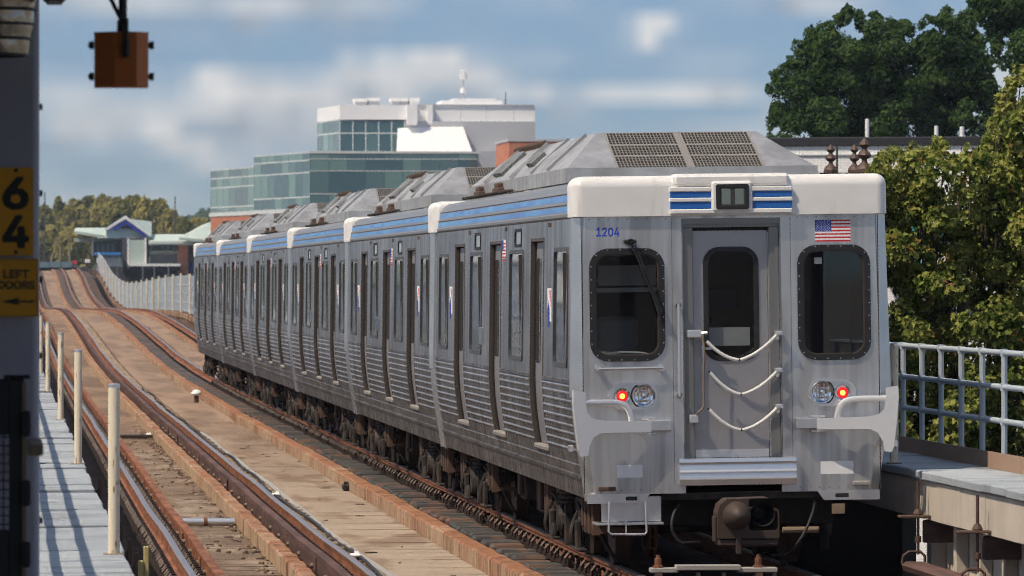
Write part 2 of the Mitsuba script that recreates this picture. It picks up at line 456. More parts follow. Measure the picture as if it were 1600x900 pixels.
def smooth_path(pts, n=24):
    p = np.asarray(pts, float)
    s = np.r_[0, np.cumsum(np.linalg.norm(np.diff(p, axis=0), axis=1))]
    return PchipInterpolator(s, p, axis=0)(np.linspace(0, s[-1], n))


def lathe(prof, c=(0, 0, 0), axis='z', n=16):
    pr = np.asarray(prof, float)
    th = np.arange(n) * 2 * np.pi / n
    v = np.stack([pr[:, None, 0] * np.cos(th), pr[:, None, 0] * np.sin(th), np.repeat(pr[:, 1:], n, 1)], -1).reshape(-1, 3)
    f = []
    for i in range(len(pr) - 1):
        for j in range(n):
            A, B, C, D = i * n + j, i * n + (j + 1) % n, (i + 1) * n + (j + 1) % n, (i + 1) * n + j
            f += [[A, B, C], [A, C, D]]
    if axis == 'x': v = v[:, [2, 0, 1]]
    if axis == 'y': v = v[:, [1, 2, 0]]
    return (v + np.asarray(c, float), np.array(f))


def prism(poly, y0, y1):
    """shapely polygon (x, z) as a slab between y0 and y1."""
    out = []
    for g in getattr(poly, 'geoms', [poly]):
        m = trimesh.creation.extrude_polygon(g, abs(y1 - y0), engine='earcut')
        v = np.asarray(m.vertices)
        out.append((np.stack([v[:, 0], max(y0, y1) - v[:, 2], v[:, 1]], 1), np.asarray(m.faces)))
    return cat(out)


def rrect(x0, x1, z0, z1, r):
    return sbox(x0 + r, z0 + r, x1 - r, z1 - r).buffer(r, quad_segs=5)


def sweep(prof, ys, dx=lambda y: 0, dz=lambda y: 0, closed=True):
    """Closed (x, z) profile, clockwise seen from -y or not, carried along y."""
    pr, ys = np.asarray(prof, float), np.asarray(ys, float)
    n = len(pr)
    DX, DZ = np.array([dx(y) for y in ys]), np.array([dz(y) for y in ys])
    v = np.stack([pr[None, :, 0] + DX[:, None], np.repeat(ys[:, None], n, 1), pr[None, :, 1] + DZ[:, None]], -1).reshape(-1, 3)
    f = []
    J = n if closed else n - 1
    for i in range(len(ys) - 1):
        for j in range(J):
            A, B, C, D = i * n + j, i * n + (j + 1) % n, (i + 1) * n + (j + 1) % n, (i + 1) * n + j
            f += [[A, B, C], [A, C, D]]
    f = np.array(f)
    if closed:
        tri = trimesh.creation.triangulate_polygon(Polygon(pr), engine='earcut')
        near = np.array([np.argmin(((pr - q) ** 2).sum(1)) for q in tri[0]])
        o = (len(ys) - 1) * n
        f = np.vstack([f, near[tri[1]], near[tri[1]][:, ::-1] + o])
    area = 0.5 * sum(pr[j, 0] * pr[(j + 1) % n, 1] - pr[(j + 1) % n, 0] * pr[j, 1] for j in range(n))
    if area < 0: f = f[:, ::-1]
    return (v, f)


def mirror(m):
    v = np.array(m[0]); v[:, 0] *= -1
    return (v, m[1][:, ::-1])


def rect_prof(x0, x1, z0, z1): return [(x0, z0), (x1, z0), (x1, z1), (x0, z1)]


def text(s, height, x, y, z, bold=True, depth=0.004):
    """Lettering standing in the xz plane, facing -y, its left end at x and base at z."""
    m = meshkit.text_mesh(s, height, depth, bold)
    v = np.asarray(m.vertices)
    return (np.stack([v[:, 0] + x, y - v[:, 2], v[:, 1] + z], 1), np.asarray(m.faces))


def heavy(s, height, grow):
    """The lettering as a shapely outline, thickened by grow metres."""
    from shapely import union_all
    m = meshkit.text_mesh(s, height, 0.002, True)
    v, f = np.asarray(m.vertices), np.asarray(m.faces)
    t = v[f]
    t = t[(np.abs(t[:, :, 2] - v[:, 2].max()) < 1e-6).all(1)][:, :, :2]
    return union_all([Polygon(q).buffer(1e-6) for q in t]).buffer(grow, quad_segs=3).simplify(height * .004)


def heavy_sign(s, x0, x1, z0, z1, y, grow=.0):
    p = heavy(s, z1 - z0, grow)
    from shapely import affinity
    a, b, c, d = p.bounds
    p = affinity.translate(p, -a, -b)
    p = affinity.scale(p, (x1 - x0) / (c - a), (z1 - z0) / (d - b), origin=(0, 0))
    return prism(affinity.translate(p, x0, z0), y - .002, y)
# ---------------------------------------------------------------- the line's long profile
_hp = PchipInterpolator([-60, 0, 90, 112, 130, 155, 180, 211, 245, 280, 310, 350, 400, 430, 460, 510, 545, 600, 700],
                        [0, 0, 0, 0.002, 0.012, 0.06, 0.20, 0.56, 0.95, 1.17, 1.10, 0.90, 0.72, 0.95, 1.50, 3.05, 3.7, 3.9, 3.9])
def h(y): return float(_hp(y))
def wob(a, s):
    return lambda y: h(y) + a * (math.sin(y / 2.9 + s) + 0.7 * math.sin(y / 1.55 + 2.3 * s) + 0.9 * math.sin(y / 7.3 + 4 * s))
def lat(a, s): return lambda y: a * (math.sin(y / 4.1 + s) + 0.6 * math.sin(y / 1.9 + 3 * s))
YS = np.r_[np.arange(26, 110, 0.75), np.arange(110, 300, 2.0), np.arange(300, 560, 5.0)]
YNEAR = np.arange(26, 110, 0.75)

# ---------------------------------------------------------------- ground and viaduct
g = thing('ground', kind='structure')
put(g, (np.array([[-3000, -200, -7.2], [3000, -200, -7.2], [3000, 6000, -7.2], [-3000, 6000, -7.2]]), np.array([[0, 1, 2], [0, 2, 3]])), 'ground_mat')

dk = thing('viaduct_deck', kind='structure')
put(dk, cat(sweep(rect_prof(1.25, 4.0, -0.75, -0.34), YS, dz=h), sweep(rect_prof(4.0, 8.12, -0.75, -0.341), YS, dz=h),
            sweep(rect_prof(1.26, 1.45, -1.5, -0.75), YS, dz=h), sweep(rect_prof(7.7, 8.0, -1.5, -0.75), YS, dz=h)), 'deck')
part(dk, 'edge_plate', sweep(rect_prof(1.235, 1.249, -1.5, -.36), YS, dz=h), 'dark_iron')
for i, y in enumerate(np.arange(30, 540, 15.24)):       # cross girders and columns of the viaduct
    part(dk, 'cross_girder', b2(-0.3, 9.5, y - 0.25, y + 0.25, -1.3 + h(y), -0.76 + h(y)), 'dark_iron')
    for x in (1.6, 7.0): part(dk, 'column', b2(x, x + .5, y - 0.22, y + 0.22, -7.3, -1.3 + h(y)), 'rust_dark')

# timber floors between the rails and between the tracks
fl = thing('plank_floor', kind='structure')
def board_floor(x0, x1, z, s, y0=40, y1=118, w=0.245, prob=1.0, rs=0):
    r = np.random.default_rng(rs)
    out, y = [], y0
    while y < y1:
        hh = h(y) + wob(0.006, s)(y) - h(y)
        xa, xb = x0 + r.uniform(-.012, .012), x1 + r.uniform(-.012, .012)
        m = box(((xa + xb) / 2, y + w / 2, z - 0.03 + hh + r.uniform(-.002, .002)), (xb - xa, w - 0.005, 0.06))
        m[0][:, 2] += (m[0][:, 0] - x0) / (x1 - x0) * r.uniform(-.005, .005)
        out.append(m); y += w
    return cat(out)
for (x0, x1, z, s, rs) in ((2.02, 2.74, -0.27, 1.0, 1), (3.80, 4.78, -0.29, 2.0, 2)):
    part(fl, 'boards', board_floor(x0, x1, z, s, rs=rs), 'plank', kind='stuff')
    part(fl, 'far_boards', sweep(rect_prof(x0, x1, z - 0.06, z - 0.004), np.r_[118, YS[YS > 118]], dz=wob(0.006, s)), 'plank')
part(fl, 'far_boards', sweep(rect_prof(6.0, 6.8, -0.30, -0.22), YS[YS > 100], dz=h), 'plank')
part(fl, 'edge_strip', sweep(rect_prof(3.72, 3.80, -0.30, -0.262), YNEAR, dx=lat(0.016, 1), dz=wob(0.006, 2.0)), 'edge_strip', label='pale metal strip along the edge of the plank floor')
gr = thing('grit', 'rusty grit and ballast dust lying beside the rail', 'grit', kind='stuff')
def loose(x0, x1, z, n, rs, y0=46, y1=110):
    r = np.random.default_rng(rs); out = []
    for _ in range(n):
        y, x, q = r.uniform(y0, y1), r.uniform(x0, x1), r.uniform(.006, .022)
        m = box((0, 0, 0), (q * 2, q * 2.4, q * 1.3), 0.3 * q)
        a = r.uniform(0, 6.28); R = np.array([[math.cos(a), -math.sin(a), 0], [math.sin(a), math.cos(a), 0], [0, 0, 1]])
        out.append((m[0] @ R.T + [x, y, h(y) + z + 0.008], m[1]))
    return cat(out)
def grit(x0, x1, z, s, n, rs, y0=46, y1=110):
    r = np.random.default_rng(rs)
    out = [sweep([(x0, z - .05), (x1, z - .05), (x1, z), ((x0 + x1) / 2, z + .018), (x0, z)], np.arange(y0, 300, 1.0), dz=wob(0.006, s))]
    for _ in range(n):
        y, x, q = r.uniform(y0, y1), r.uniform(x0, x1), r.uniform(.008, .026)
        m = box((0, 0, 0), (q * 2, q * 2.4, q * 1.3), 0.3 * q)
        a = r.uniform(0, 6.28); R = np.array([[math.cos(a), -math.sin(a), 0], [math.sin(a), math.cos(a), 0], [0, 0, 1]])
        out.append((m[0] @ R.T + [x, y, h(y) + z + 0.012], m[1]))
    return cat(out)
put(gr, cat(grit(3.36, 3.72, -0.27, 2.0, 900, 3), loose(2.58, 2.74, -0.262, 260, 4), loose(2.0, 2.74, -0.268, 140, 5)), 'grit')

# ---------------------------------------------------------------- running rails, guard beams, clips
def rail(name, x, label, s, shiny=True, y0=26):
    ys = YS[YS >= y0]
    k = thing(name, label, 'rail')
    web = [(-.075, -.185), (.075, -.185), (.075, -.168), (.018, -.150), (.014, -.05), (.034, -.038), (.034, -.012), (-.034, -.012), (-.034, -.038), (-.014, -.05), (-.018, -.150), (-.075, -.168)]
    part(k, 'web', sweep([(a + x, b) for a, b in web], ys, dx=lat(.006, s), dz=wob(.004, s)), 'rust')
    head = [(-.034, -.012), (.034, -.012), (.034, -.006), (.022, 0), (-.022, 0), (-.034, -.006)]
    part(k, 'head', sweep([(a + x, b) for a, b in head], ys, dx=lat(.006, s), dz=wob(.004, s)), 'railhead' if shiny else 'rust', label='polished running surface of the rail')
    return k
rail('running_rail', 1.69, 'polished rail beside the leftmost cream posts, the left rail of the empty track', 0.3)
rail('running_rail', 3.27, 'polished rail right of the concrete kerb on the empty track', 1.9)
rail('running_rail', 5.64, 'rust orange rail under the near wheels of the train', 3.1, True)
rail('running_rail', 7.22, 'rail under the far wheels of the train, hidden in its shade', 4.2, True)

def guard(x, z0, m, label, s, y0=40):
    k = thing('guard_beam', label, 'guard beam')
    ys = YS[YS > y0]
    part(k, 'beam', sweep([(x - .012, z0), (x + .012, z0), (x + .012, -.02), (x + .075, -.02), (x + .075, 0.0), (x - .012, 0)], ys, dx=lat(.006, s), dz=wob(.004, s)), m)
    r = np.random.default_rng(int(s * 10))
    for y in np.arange(47, 110, 2.13):          # bolts along its face
        yy = y + r.uniform(-.3, .3)
        part(k, 'bolt', lathe([(0, -.03), (.022, -.028), (.026, 0), (.026, .012)], (x - .012, yy, h(yy) + z0 * .55), 'x', 8), 'tan_iron')
    for y in np.arange(44, 110, 5.4):
        part(k, 'splice_plate', b2(x - .022, x - .012, y, y + .32, z0 + .02 + h(y), -.03 + h(y), .004), m)
    return k
guard(1.90, -0.17, 'rust', 'rust red guard angle just right of the leftmost rail', 0.3)
guard(3.00, -0.24, 'rust_dark', 'purple brown guard beam with pale bolts between kerb and rail', 1.9)

def clips(x, label, s, n0=44, n1=150, step=0.42, r0=0.058, z=-.125):
    one = []
    th = np.linspace(-.3, math.pi + .3, 6)
    one = tube(np.stack([np.cos(th) * r0, 0 * th + 0.01 * np.cos(2 * th), np.sin(th) * r0 * 1.35], 1), 0.017, 5, False)
    one = cat(one, box((0, 0, -.03), (.12, .15, .03)))
    k = thing('rail_clips', label, 'rail clips', kind='stuff')
    rr = np.random.default_rng(int(s * 100))
    ms = []
    for y in np.arange(n0, n1, step):
        a = rr.uniform(.5, 1.0)
        R = np.array([[math.cos(a), -math.sin(a), 0], [math.sin(a), math.cos(a), 0], [0, 0, 1]])
        ms.append((one[0] @ R.T + [x, y, z + wob(.004, s)(y)], one[1]))
    put(k, cat(ms), 'clip')
clips(1.54, 'dark spring clips outside the leftmost rail', 0.3, 30)
clips(1.80, 'dark spring clips between leftmost rail and its guard angle', 0.3, 30)
clips(3.13, 'dark spring clips between purple guard beam and polished rail', 1.9)
clips(2.94, 'small rusty clips between concrete kerb and purple guard beam', 1.9, r0=.022, z=-.19, step=.2)
clips(5.48, 'dark spring clips beside the rail under the train', 3.1, r0=.06, step=.5, z=-.11)

# ---------------------------------------------------------------- kerbs made of short concrete blocks
def kerb(x0, x1, zb, zt, label, s, rs, step=0.62, y0=46, y1=118):
    k = thing('track_kerb', label, 'kerb')
    r = np.random.default_rng(rs)
    y = y0
    while y < y1:
        L = step * r.uniform(.75, 1.3)
        dz, d = wob(.006, s)(y) + r.uniform(-.007, .007), r.uniform(-.010, .010)
        part(k, 'block', b2(x0 + d, x1 + d, y + .008, y + L - .006, zb + dz, zt + dz, .022), 'curb')
        y += L
    pr = [(x0, zb), (x1, zb), (x1, zt - .02), (x1 - .02, zt), (x0 + .02, zt), (x0, zt - .02)]
    part(k, 'far_blocks', sweep(pr, np.r_[y, YS[YS > y + 0.5]], dz=wob(.006, s)), 'curb', kind='stuff')
    return k
kerb(2.74, 2.90, -.34, -.085, 'tan concrete kerb of short blocks inside the empty track', 1.0, 11)
kerb(4.78, 4.98, -.34, -.115, 'orange stained concrete kerb along the near side of the train track', 2.0, 12, 0.85)
kerb(6.72, 6.90, -.34, -.10, 'rusty concrete kerb between the rails of the train track', 2.6, 13, 3.0, 100, 112)
tl = thing('tie_row', 'row of short dark timber tie ends between orange kerb and rail', 'ties')
r_ = np.random.default_rng(21)
for y in np.arange(46, 118, 0.62):
    dz = h(y) + r_.uniform(-.012, .012)
    part(tl, 'tie', b2(4.99 + r_.uniform(0, .06), 5.38 + r_.uniform(-.02, .02), y, y + .40 + r_.uniform(-.05, .04), -.33 + dz, -.115 + 1.6 * dz, .03), 'tie')
part(tl, 'far_ties', sweep(rect_prof(5.0, 5.40, -.33, -.15), YS[YS > 118], dz=h), 'tie', kind='stuff')

cb = thing('lineside_cable', 'black cable snaking along the rail at the edge of the plank floor', 'cable')
ys = np.arange(42, 150, 0.6)
put(cb, tube([[3.655 + lat(.028, 5)(y), y, -.245 + wob(.006, 2.0)(y) + .012 * math.sin(y / 1.3)] for y in ys], .021, 6), 'cable', True)
for (px, py, lab) in ((555, 867, 'small pale tag on the black cable, nearest'), (431, 772, 'small pale tag on the black cable, further along'), (396, 565 + 0, None)):
    if not lab: continue
    p = at(px, py, 60)
    d = p - CAM; t = (-.225 - CAM[2]) / d[2]; q = CAM + d * t
    k = thing('cable_tag', lab, 'tag')
    put(k, cat(box(q, (.10, .34, .02), .006), box(q + [0.03, .2, .01], (.05, .1, .03), .006)), 'flag_white')
pp = thing('cross_pipe', 'pale metal pipe lying across the planks inside the empty track', 'pipe')
py_ = 67.5
part(pp, 'tube', lathe([(0, 1.99), (.045, 1.99), (.045, 2.72), (0, 2.72)], (0, py_, -.215), 'x', 12), 'bright_steel', 40)
part(pp, 'clamp_band', lathe([(.052, 2.36), (.056, 2.365), (.056, 2.40), (.052, 2.405)], (0, py_, -.215), 'x', 12), 'rust')
p2 = thing('cross_pipe', 'dark flat conduit crossing the planks further up the empty track', 'pipe')
put(p2, b2(1.99, 2.9, 104.4, 104.7, -.255, -.19, .01), 'clip')
st = thing('lineside_stub', 'white mushroom capped stub standing by the orange kerb', 'vent stub')
q = at(307, 624, 150); d = q - CAM; t = (-.20 - CAM[2]) / d[2]; q = CAM + d * t
part(st, 'stem', lathe([(0.055, -.1), (.055, .1), (0, .1)], q, 'z', 10), 'rust_dark')
part(st, 'cap', lathe([(.02, .09), (.135, .10), (.13, .16), (.07, .22), (0, .235)], q, 'z', 12), 'white_paint', True)
bx_ = thing('drain_box', 'small black box on the planks against the orange kerb', 'box')
put(bx_, cat(b2(4.70, 4.775, 79.4, 79.75, -.29, -.21, .015), b2(4.72, 4.775, 79.5, 79.62, -.215, -.17, .01)), 'cable')
r_ = np.random.default_rng(33)
lt = thing('litter', 'scraps of litter and wood chips scattered on the planks', 'litter', kind='stuff')
ms = []
for i in range(70):
    y = r_.uniform(50, 108); x = r_.choice([r_.uniform(2.5, 2.73), r_.uniform(2.05, 2.7), r_.uniform(3.85, 4.7)])
    L = r_.uniform(.02, .09); m = box((0, 0, 0), (L, L * r_.uniform(.3, 2), .012), .003)
    a = r_.uniform(0, 3); R = np.array([[math.cos(a), -math.sin(a), 0], [math.sin(a), math.cos(a), 0], [0, 0, 1]])
    ms.append((m[0] @ R.T + [x, y, h(y) - .255], m[1]))
put(lt, cat(ms), 'deck')
pk = thing('crumpled_packet', 'crumpled green and white packet lying against the tan kerb', 'litter')
q = at(235, 679, 80); d = q - CAM; t = (-.24 - CAM[2]) / d[2]; q = CAM + d * t
part(pk, 'wrapper', cat(box(q, (.16, .5, .05), .02), box(q + [.06, .5, .0], (.1, .4, .04), .015)), 'flag_white')
part(pk, 'print', box(q + [.03, .1, .03], (.08, .3, .02), .005), 'copper_green')

# ---------------------------------------------------------------- walkways with posts and railings
r_ = np.random.default_rng(41)
wk = thing('left_walkway', kind='structure')
y = 30.5
while y < 120:
    L = 1.2 * r_.uniform(.85, 1.25)
    dz = h(y) + r_.uniform(-.012, .012)
    m = b2(-.22, .76 + r_.uniform(-.012, .012), y + .006, y + L - .006, .86 + dz, .93 + dz, .008)
    m[0][:, 2] += (m[0][:, 0] - .3) * r_.uniform(-.016, .016) + (m[0][:, 1] - y) * r_.uniform(-.012, .012)
    part(wk, 'board', m, 'walk_board')
    y += L
part(wk, 'far_boards', sweep(rect_prof(-.22, .76, .86, .93), np.r_[y, YS[YS > y + .5]], dz=h), 'walk_board', kind='stuff')
for x in (.60, -.2): part(wk, 'stringer', sweep(rect_prof(x, x + .12, .56, .855), YS, dz=h), 'rust_dark')
for y in np.arange(32, 130, 4.6):
    part(wk, 'bracket', b2(-.2, .9, y, y + .12, .30 + h(y), .55 + h(y), .01), 'rust_dark')
for y, c in ((46.0, 'under_brown'), (47.6, 'yellow_block'), (49.2, 'under_brown'), (51.2, 'under_brown'), (54.0, 'under_brown'), (58, 'under_brown'), (63.0, 'under_brown'), (70, 'under_brown')):
    k = thing('insulator_block', '%s block in the dark gap beside the leftmost rail, %s from the camera' % ('yellow' if c == 'yellow_block' else 'short brown', 'first second third fourth fifth sixth seventh eighth'.split()[[46.0, 47.6, 49.2, 51.2, 54.0, 58, 63.0, 70].index(y)]), 'block', 'blocks in the gap beside the leftmost rail')
    zt_ = .42 if c == 'yellow_block' else .2
    put(k, cat(b2(1.17, 1.215, y, y + .09, -.5, zt_, .008), b2(1.125, 1.169, y - .02, y + .11, -.5, zt_ - .12, .008)), c)

def post(x, y, z, hgt, label, group=None, r=.036):
    k = thing('stanchion_post', label, 'post', group)
    zz = z + h(y)
    part(k, 'pole', lathe([(r, 0), (r, hgt), (r * .96, hgt + .004)], (x, y, zz), 'z', 14), 'cream', 40)
    part(k, 'cap', lathe([(r * 1.06, hgt - .012), (r * 1.06, hgt + .006), (r * .7, hgt + .014), (0, hgt + .016)], (x, y, zz), 'z', 14), 'bright_steel', 40)
    part(k, 'base_plate', box((x, y, zz + .006), (.13, .13, .012), .003), 'tan_iron')
nm = ['nearest', 'second', 'third', 'fourth', 'fifth', 'sixth', 'seventh', 'eighth', 'ninth', 'tenth', 'eleventh']
for i, y in enumerate((35.4, 52.8, 69.5, 78, 87, 104, 121, 138, 155)):
    if i == 3: continue
    n_ = nm[i if i < 3 else i - 1]
    post(.70 + .012 * ((i * 7) % 3 - 1), y, .93, 1.04, f'cream stanchion post at the edge of the grey left walkway, {n_} one')
post(8.17, 52.4, .93, 1.10, 'brownish shaded stanchion post just right of the train front', r=.040)

rw = thing('right_walkway', kind='structure')
y = 40.0
r_ = np.random.default_rng(43)
while y < 75:
    L = 1.22
    dz = r_.uniform(-.006, .006)
    part(rw, 'board', b2(8.10, 8.95, y + .005, y + L - .005, .85 + dz, .93 + dz, .012), 'walk_board')
    part(rw, 'fascia_panel', b2(8.14 + r_.uniform(-.005, .005), 8.28, y + .004, y + L - .004, .50, .845, .006), 'concrete')
    y += L
part(rw, 'far_boards', sweep(rect_prof(8.10, 8.95, .85, .93), np.r_[y, YS[(YS > y + .5) & (YS < 190)]], dz=h), 'walk_board', kind='stuff')
part(rw, 'far_fascia', sweep(rect_prof(8.14, 8.28, .50, .845), np.r_[y, YS[(YS > y + .5) & (YS < 190)]], dz=h), 'curb', kind='stuff')
part(rw, 'wall', sweep(rect_prof(8.42, 8.55, -.75, .495), np.arange(30, 54, 2.0), dz=h), 'concrete')
part(rw, 'far_wall', sweep(rect_prof(8.42, 8.55, -.75, .495), np.arange(53.5, 190, 4.0), dz=h), 'dark_iron')
for y in np.arange(41.2, 52, 1.22):
    part(rw, 'rib', b2(8.30, 8.419, y, y + .13, -.7, .495, .01), 'concrete')
part(rw, 'far_edge_beam', sweep([(8.72, -.75), (8.9, -.75), (8.9, -.12), (8.72, -.12)], YS[YS > 185], dz=h), 'rust_dark')
for y in np.arange(200, 520, 4.5):
    part(rw, 'edge_block', b2(8.60, 8.719, y, y + 2.6, -.40 + h(y), -.13 + h(y), .03), 'curb')
    if y < 330: part(rw, 'edge_pier', b2(8.62, 8.719, y + 3.0, y + 3.6, -.75 + h(y), -.42 + h(y)), 'curb')

def railing(name, x, y0, y1, step, label, zb=.93, fine=True, kick=True, rz=(1.04, .735, .43)):
    k = thing(name, label, 'railing')
    ys = np.arange(y0, y1, step)
    dense = np.arange(y0 - .3, y1, 2.0 if y1 - y0 > 60 else 1.2)
    for zz in rz:
        part(k, 'rail', tube([[x, y, zb + zz + h(y)] for y in dense], .027, 8), 'rail_grey', True)
    for y in ys:
        m = [tube([[x, y, zb + h(y)], [x, y, zb + rz[0] + .012 + h(y)]], .027, 8)]
        if fine: m += [lathe([(.034, zz - .035), (.036, zz - .03), (.036, zz + .03), (.034, zz + .035)], (x, y, zb + h(y)), 'z', 8) for zz in rz]
        part(k, 'baluster', cat(m), 'rail_grey', 40)
    if kick:
        yy = y0 - .3
        while yy < y1 - .4:
            L = min(2.4, y1 - yy)
            part(k, 'kick_board', b2(x - .045, x - .03, yy, yy + L - .01, zb + .0 + h(yy), zb + .15 + h(yy)), 'kick')
            yy += L
    return k
railing('walkway_railing', 8.87, 40.2, 76, 1.15, 'grey pipe railing on the right walkway beside the train front')
railing('walkway_railing', -.165, 31, 118, 1.55, 'grey pipe railing along the outer edge of the left walkway', fine=True, kick=False, rz=(1.06, .77, .45))

fn = railing('walkway_railing', 8.86, 205, 530, 1.1, 'long pale grey railing rising towards the distant station', zb=-.1, fine=False, kick=False, rz=(1.72, 1.3, .88, .46, .06))
ordn = 'first second third fourth fifth sixth seventh eighth ninth tenth eleventh twelfth thirteenth fourteenth fifteenth sixteenth seventeenth eighteenth nineteenth twentieth twenty-first twenty-second twenty-third twenty-fourth'.split()
for y in np.arange(215, 520, 13.3):
    zz = -.1 + h(y)
    k = thing('stanchion_post', f'pale yellow post of the distant grey railing, {ordn[int(round((y - 215) / 13.3))]} counted from the train', 'post', 'stanchion posts along the distant railing')
    put(k, lathe([(.05, -.1), (.05, 1.86), (0, 1.87)], (8.74, y, zz), 'z', 8), 'cream', 40)

# right hand conductor rail and its hangers
tr = thing('conductor_rail', 'brown covered conductor rail ending under the right walkway edge', 'conductor rail')
part(tr, 'cover_board', sweep([(7.88, .07), (8.06, .07), (8.08, .12), (8.04, .15), (7.90, .15), (7.86, .12)], np.arange(36, 50.7, 1.0)), 'rust_dark')
part(tr, 'rail', sweep(rect_prof(7.93, 8.01, -.1, .05), np.arange(36, 50.4, 1.0)), 'rust_dark')
for i, y in enumerate((47.1, 50.2)):
    k = thing('rail_hanger', ('nearer' if i == 0 else 'farther') + ' rusty threaded hanger with plate below the right walkway edge', 'hanger')
    part(k, 'rod', lathe([(.014, .20), (.014, .84), (0, .84)], (8.04, y, 0), 'z', 8), 'rust_dark')
    part(k, 'plate', box((8.02, y, .535), (.30, .16, .022), .005), 'under_brown')
    part(k, 'nut', lathe([(.042, .547), (.045, .56), (.026, .60), (0, .60)], (8.04, y, 0), 'z', 8), 'under_brown')
    part(k, 'lower_nut', lathe([(.0, .30), (.03, .31), (.03, .36), (0, .37)], (8.04, y, 0), 'z', 8), 'under_brown')
    part(k, 'shackle', tube([[7.90, y, .12], [7.91, y, .19], [7.96, y, .225], [8.06, y, .225], [8.10, y, .19], [8.10, y, .10]], .014, 6), 'rust_dark')
    part(k, 'bracket', b2(8.10, 8.42, y + .05, y + .14, .30, .50, .01), 'rust_dark')
tb = thing('trip_bar', 'pale steel trip bar with two rusty bolts lying in front of the train', 'trip bar')
zq = .10
part(tb, 'bar', cat(b2(5.56, 5.80, 49.2, 49.36, zq, zq + .04, .006), b2(5.78, 6.34, 49.18, 49.34, zq + .02, zq + .065, .006), b2(6.32, 6.66, 49.2, 49.36, zq, zq + .04, .006)), 'edge_strip')
for x in (5.63, 6.50):
    part(tb, 'bolt', lathe([(.045, 0), (.045, .02), (.03, .022), (.03, .08), (.018, .085), (.018, .11), (0, .11)], (x, 49.27, zq + .04), 'z', 8), 'rust')
    part(tb, 'leg', b2(x - .03, x + .03, 49.2, 49.34, -.34, zq - .002), 'rust_dark')
for x in (5.98, 6.2, 6.64):
    part(tb, 'leg', b2(x - .012, x + .012, 49.22, 49.32, -.34, zq - .002), 'tan_iron')
# ---------------------------------------------------------------- subway car, local: x across, y back from the front face, z above rail
CARL, PITCHC = 16.40, 16.76
def hw(z): return float(np.interp(z, [.60, .71, .9, 1.07, 1.25, 1.42, 1.6, 1.72, 3.18, 3.6], [1.285, 1.292, 1.318, 1.345, 1.372, 1.390, 1.399, 1.40, 1.365, 1.355]))
DOORS = [(2.95, 4.25), (7.55, 8.85), (12.15, 13.45)]
WINS = [(.62, 1.92), (5.05, 6.55), (9.85, 11.35), (14.45, 15.75)]
Y0S, Y1S = .16, CARL - .16

def side_skin():
    out = []
    # upper sheet with openings, a slanted plane
    p = sbox(Y0S, 1.72, Y1S, 3.18)
    for a, b in DOORS: p = p.difference(sbox(a, 1.0, b, 3.02))
    for a, b in WINS: p = p.difference(sbox(a + .04, 1.88, b - .04, 2.90).buffer(.03))
    for a, b in WINS[1:3]: p = p.difference(sbox(a + .25, 2.97, a + .95, 3.12))
    for gpoly in getattr(p, 'geoms', [p]):
        m = trimesh.creation.extrude_polygon(gpoly, .035, engine='earcut')
        v = np.asarray(m.vertices)
        x = -np.array([hw(z) for z in v[:, 1]]) + v[:, 2]
        out.append((np.stack([x, v[:, 0], v[:, 1]], 1), np.asarray(m.faces)[:, ::-1]))
    return cat(out)

def rib_profile(z0, z1, ribs, t=.03):
    zs = list(np.linspace(z0, z1, 16))
    outer = [(-hw(z), z) for z in zs]
    for rz in ribs:
        for dz, dx in ((-.020, 0), (-.013, .012), (0, .017), (.013, .012), (.020, 0)):
            outer.append((-(hw(rz + dz) + dx), rz + dz))
    outer.sort(key=lambda q: q[1])
    keep = []
    for q in outer:
        if any(abs(q[1] - rz) < .0199 and abs(q[0] + hw(q[1])) < 1e-6 for rz in ribs): continue
        keep.append(q)
    inner = [(-(hw(z) - t), z) for z in zs[::-1]]
    return keep + inner

def lower_skin():
    out = []
    edges = [Y0S] + [e for d in DOORS for e in d] + [Y1S]
    ribs = [1.135, 1.225, 1.315, 1.405, 1.495, 1.585, 1.675]
    for a, b in zip(edges[::2], edges[1::2]):
        out.append(sweep(rib_profile(1.07, 1.72, []), [a + .022, b - .022]))
        out.append(sweep([(-hw(1.72) - .012, 1.715), (-hw(1.72) + .03, 1.715), (-hw(1.72) + .03, 1.745), (-hw(1.72) - .012, 1.745)], [a + .02, b - .02]))
    return cat(out)

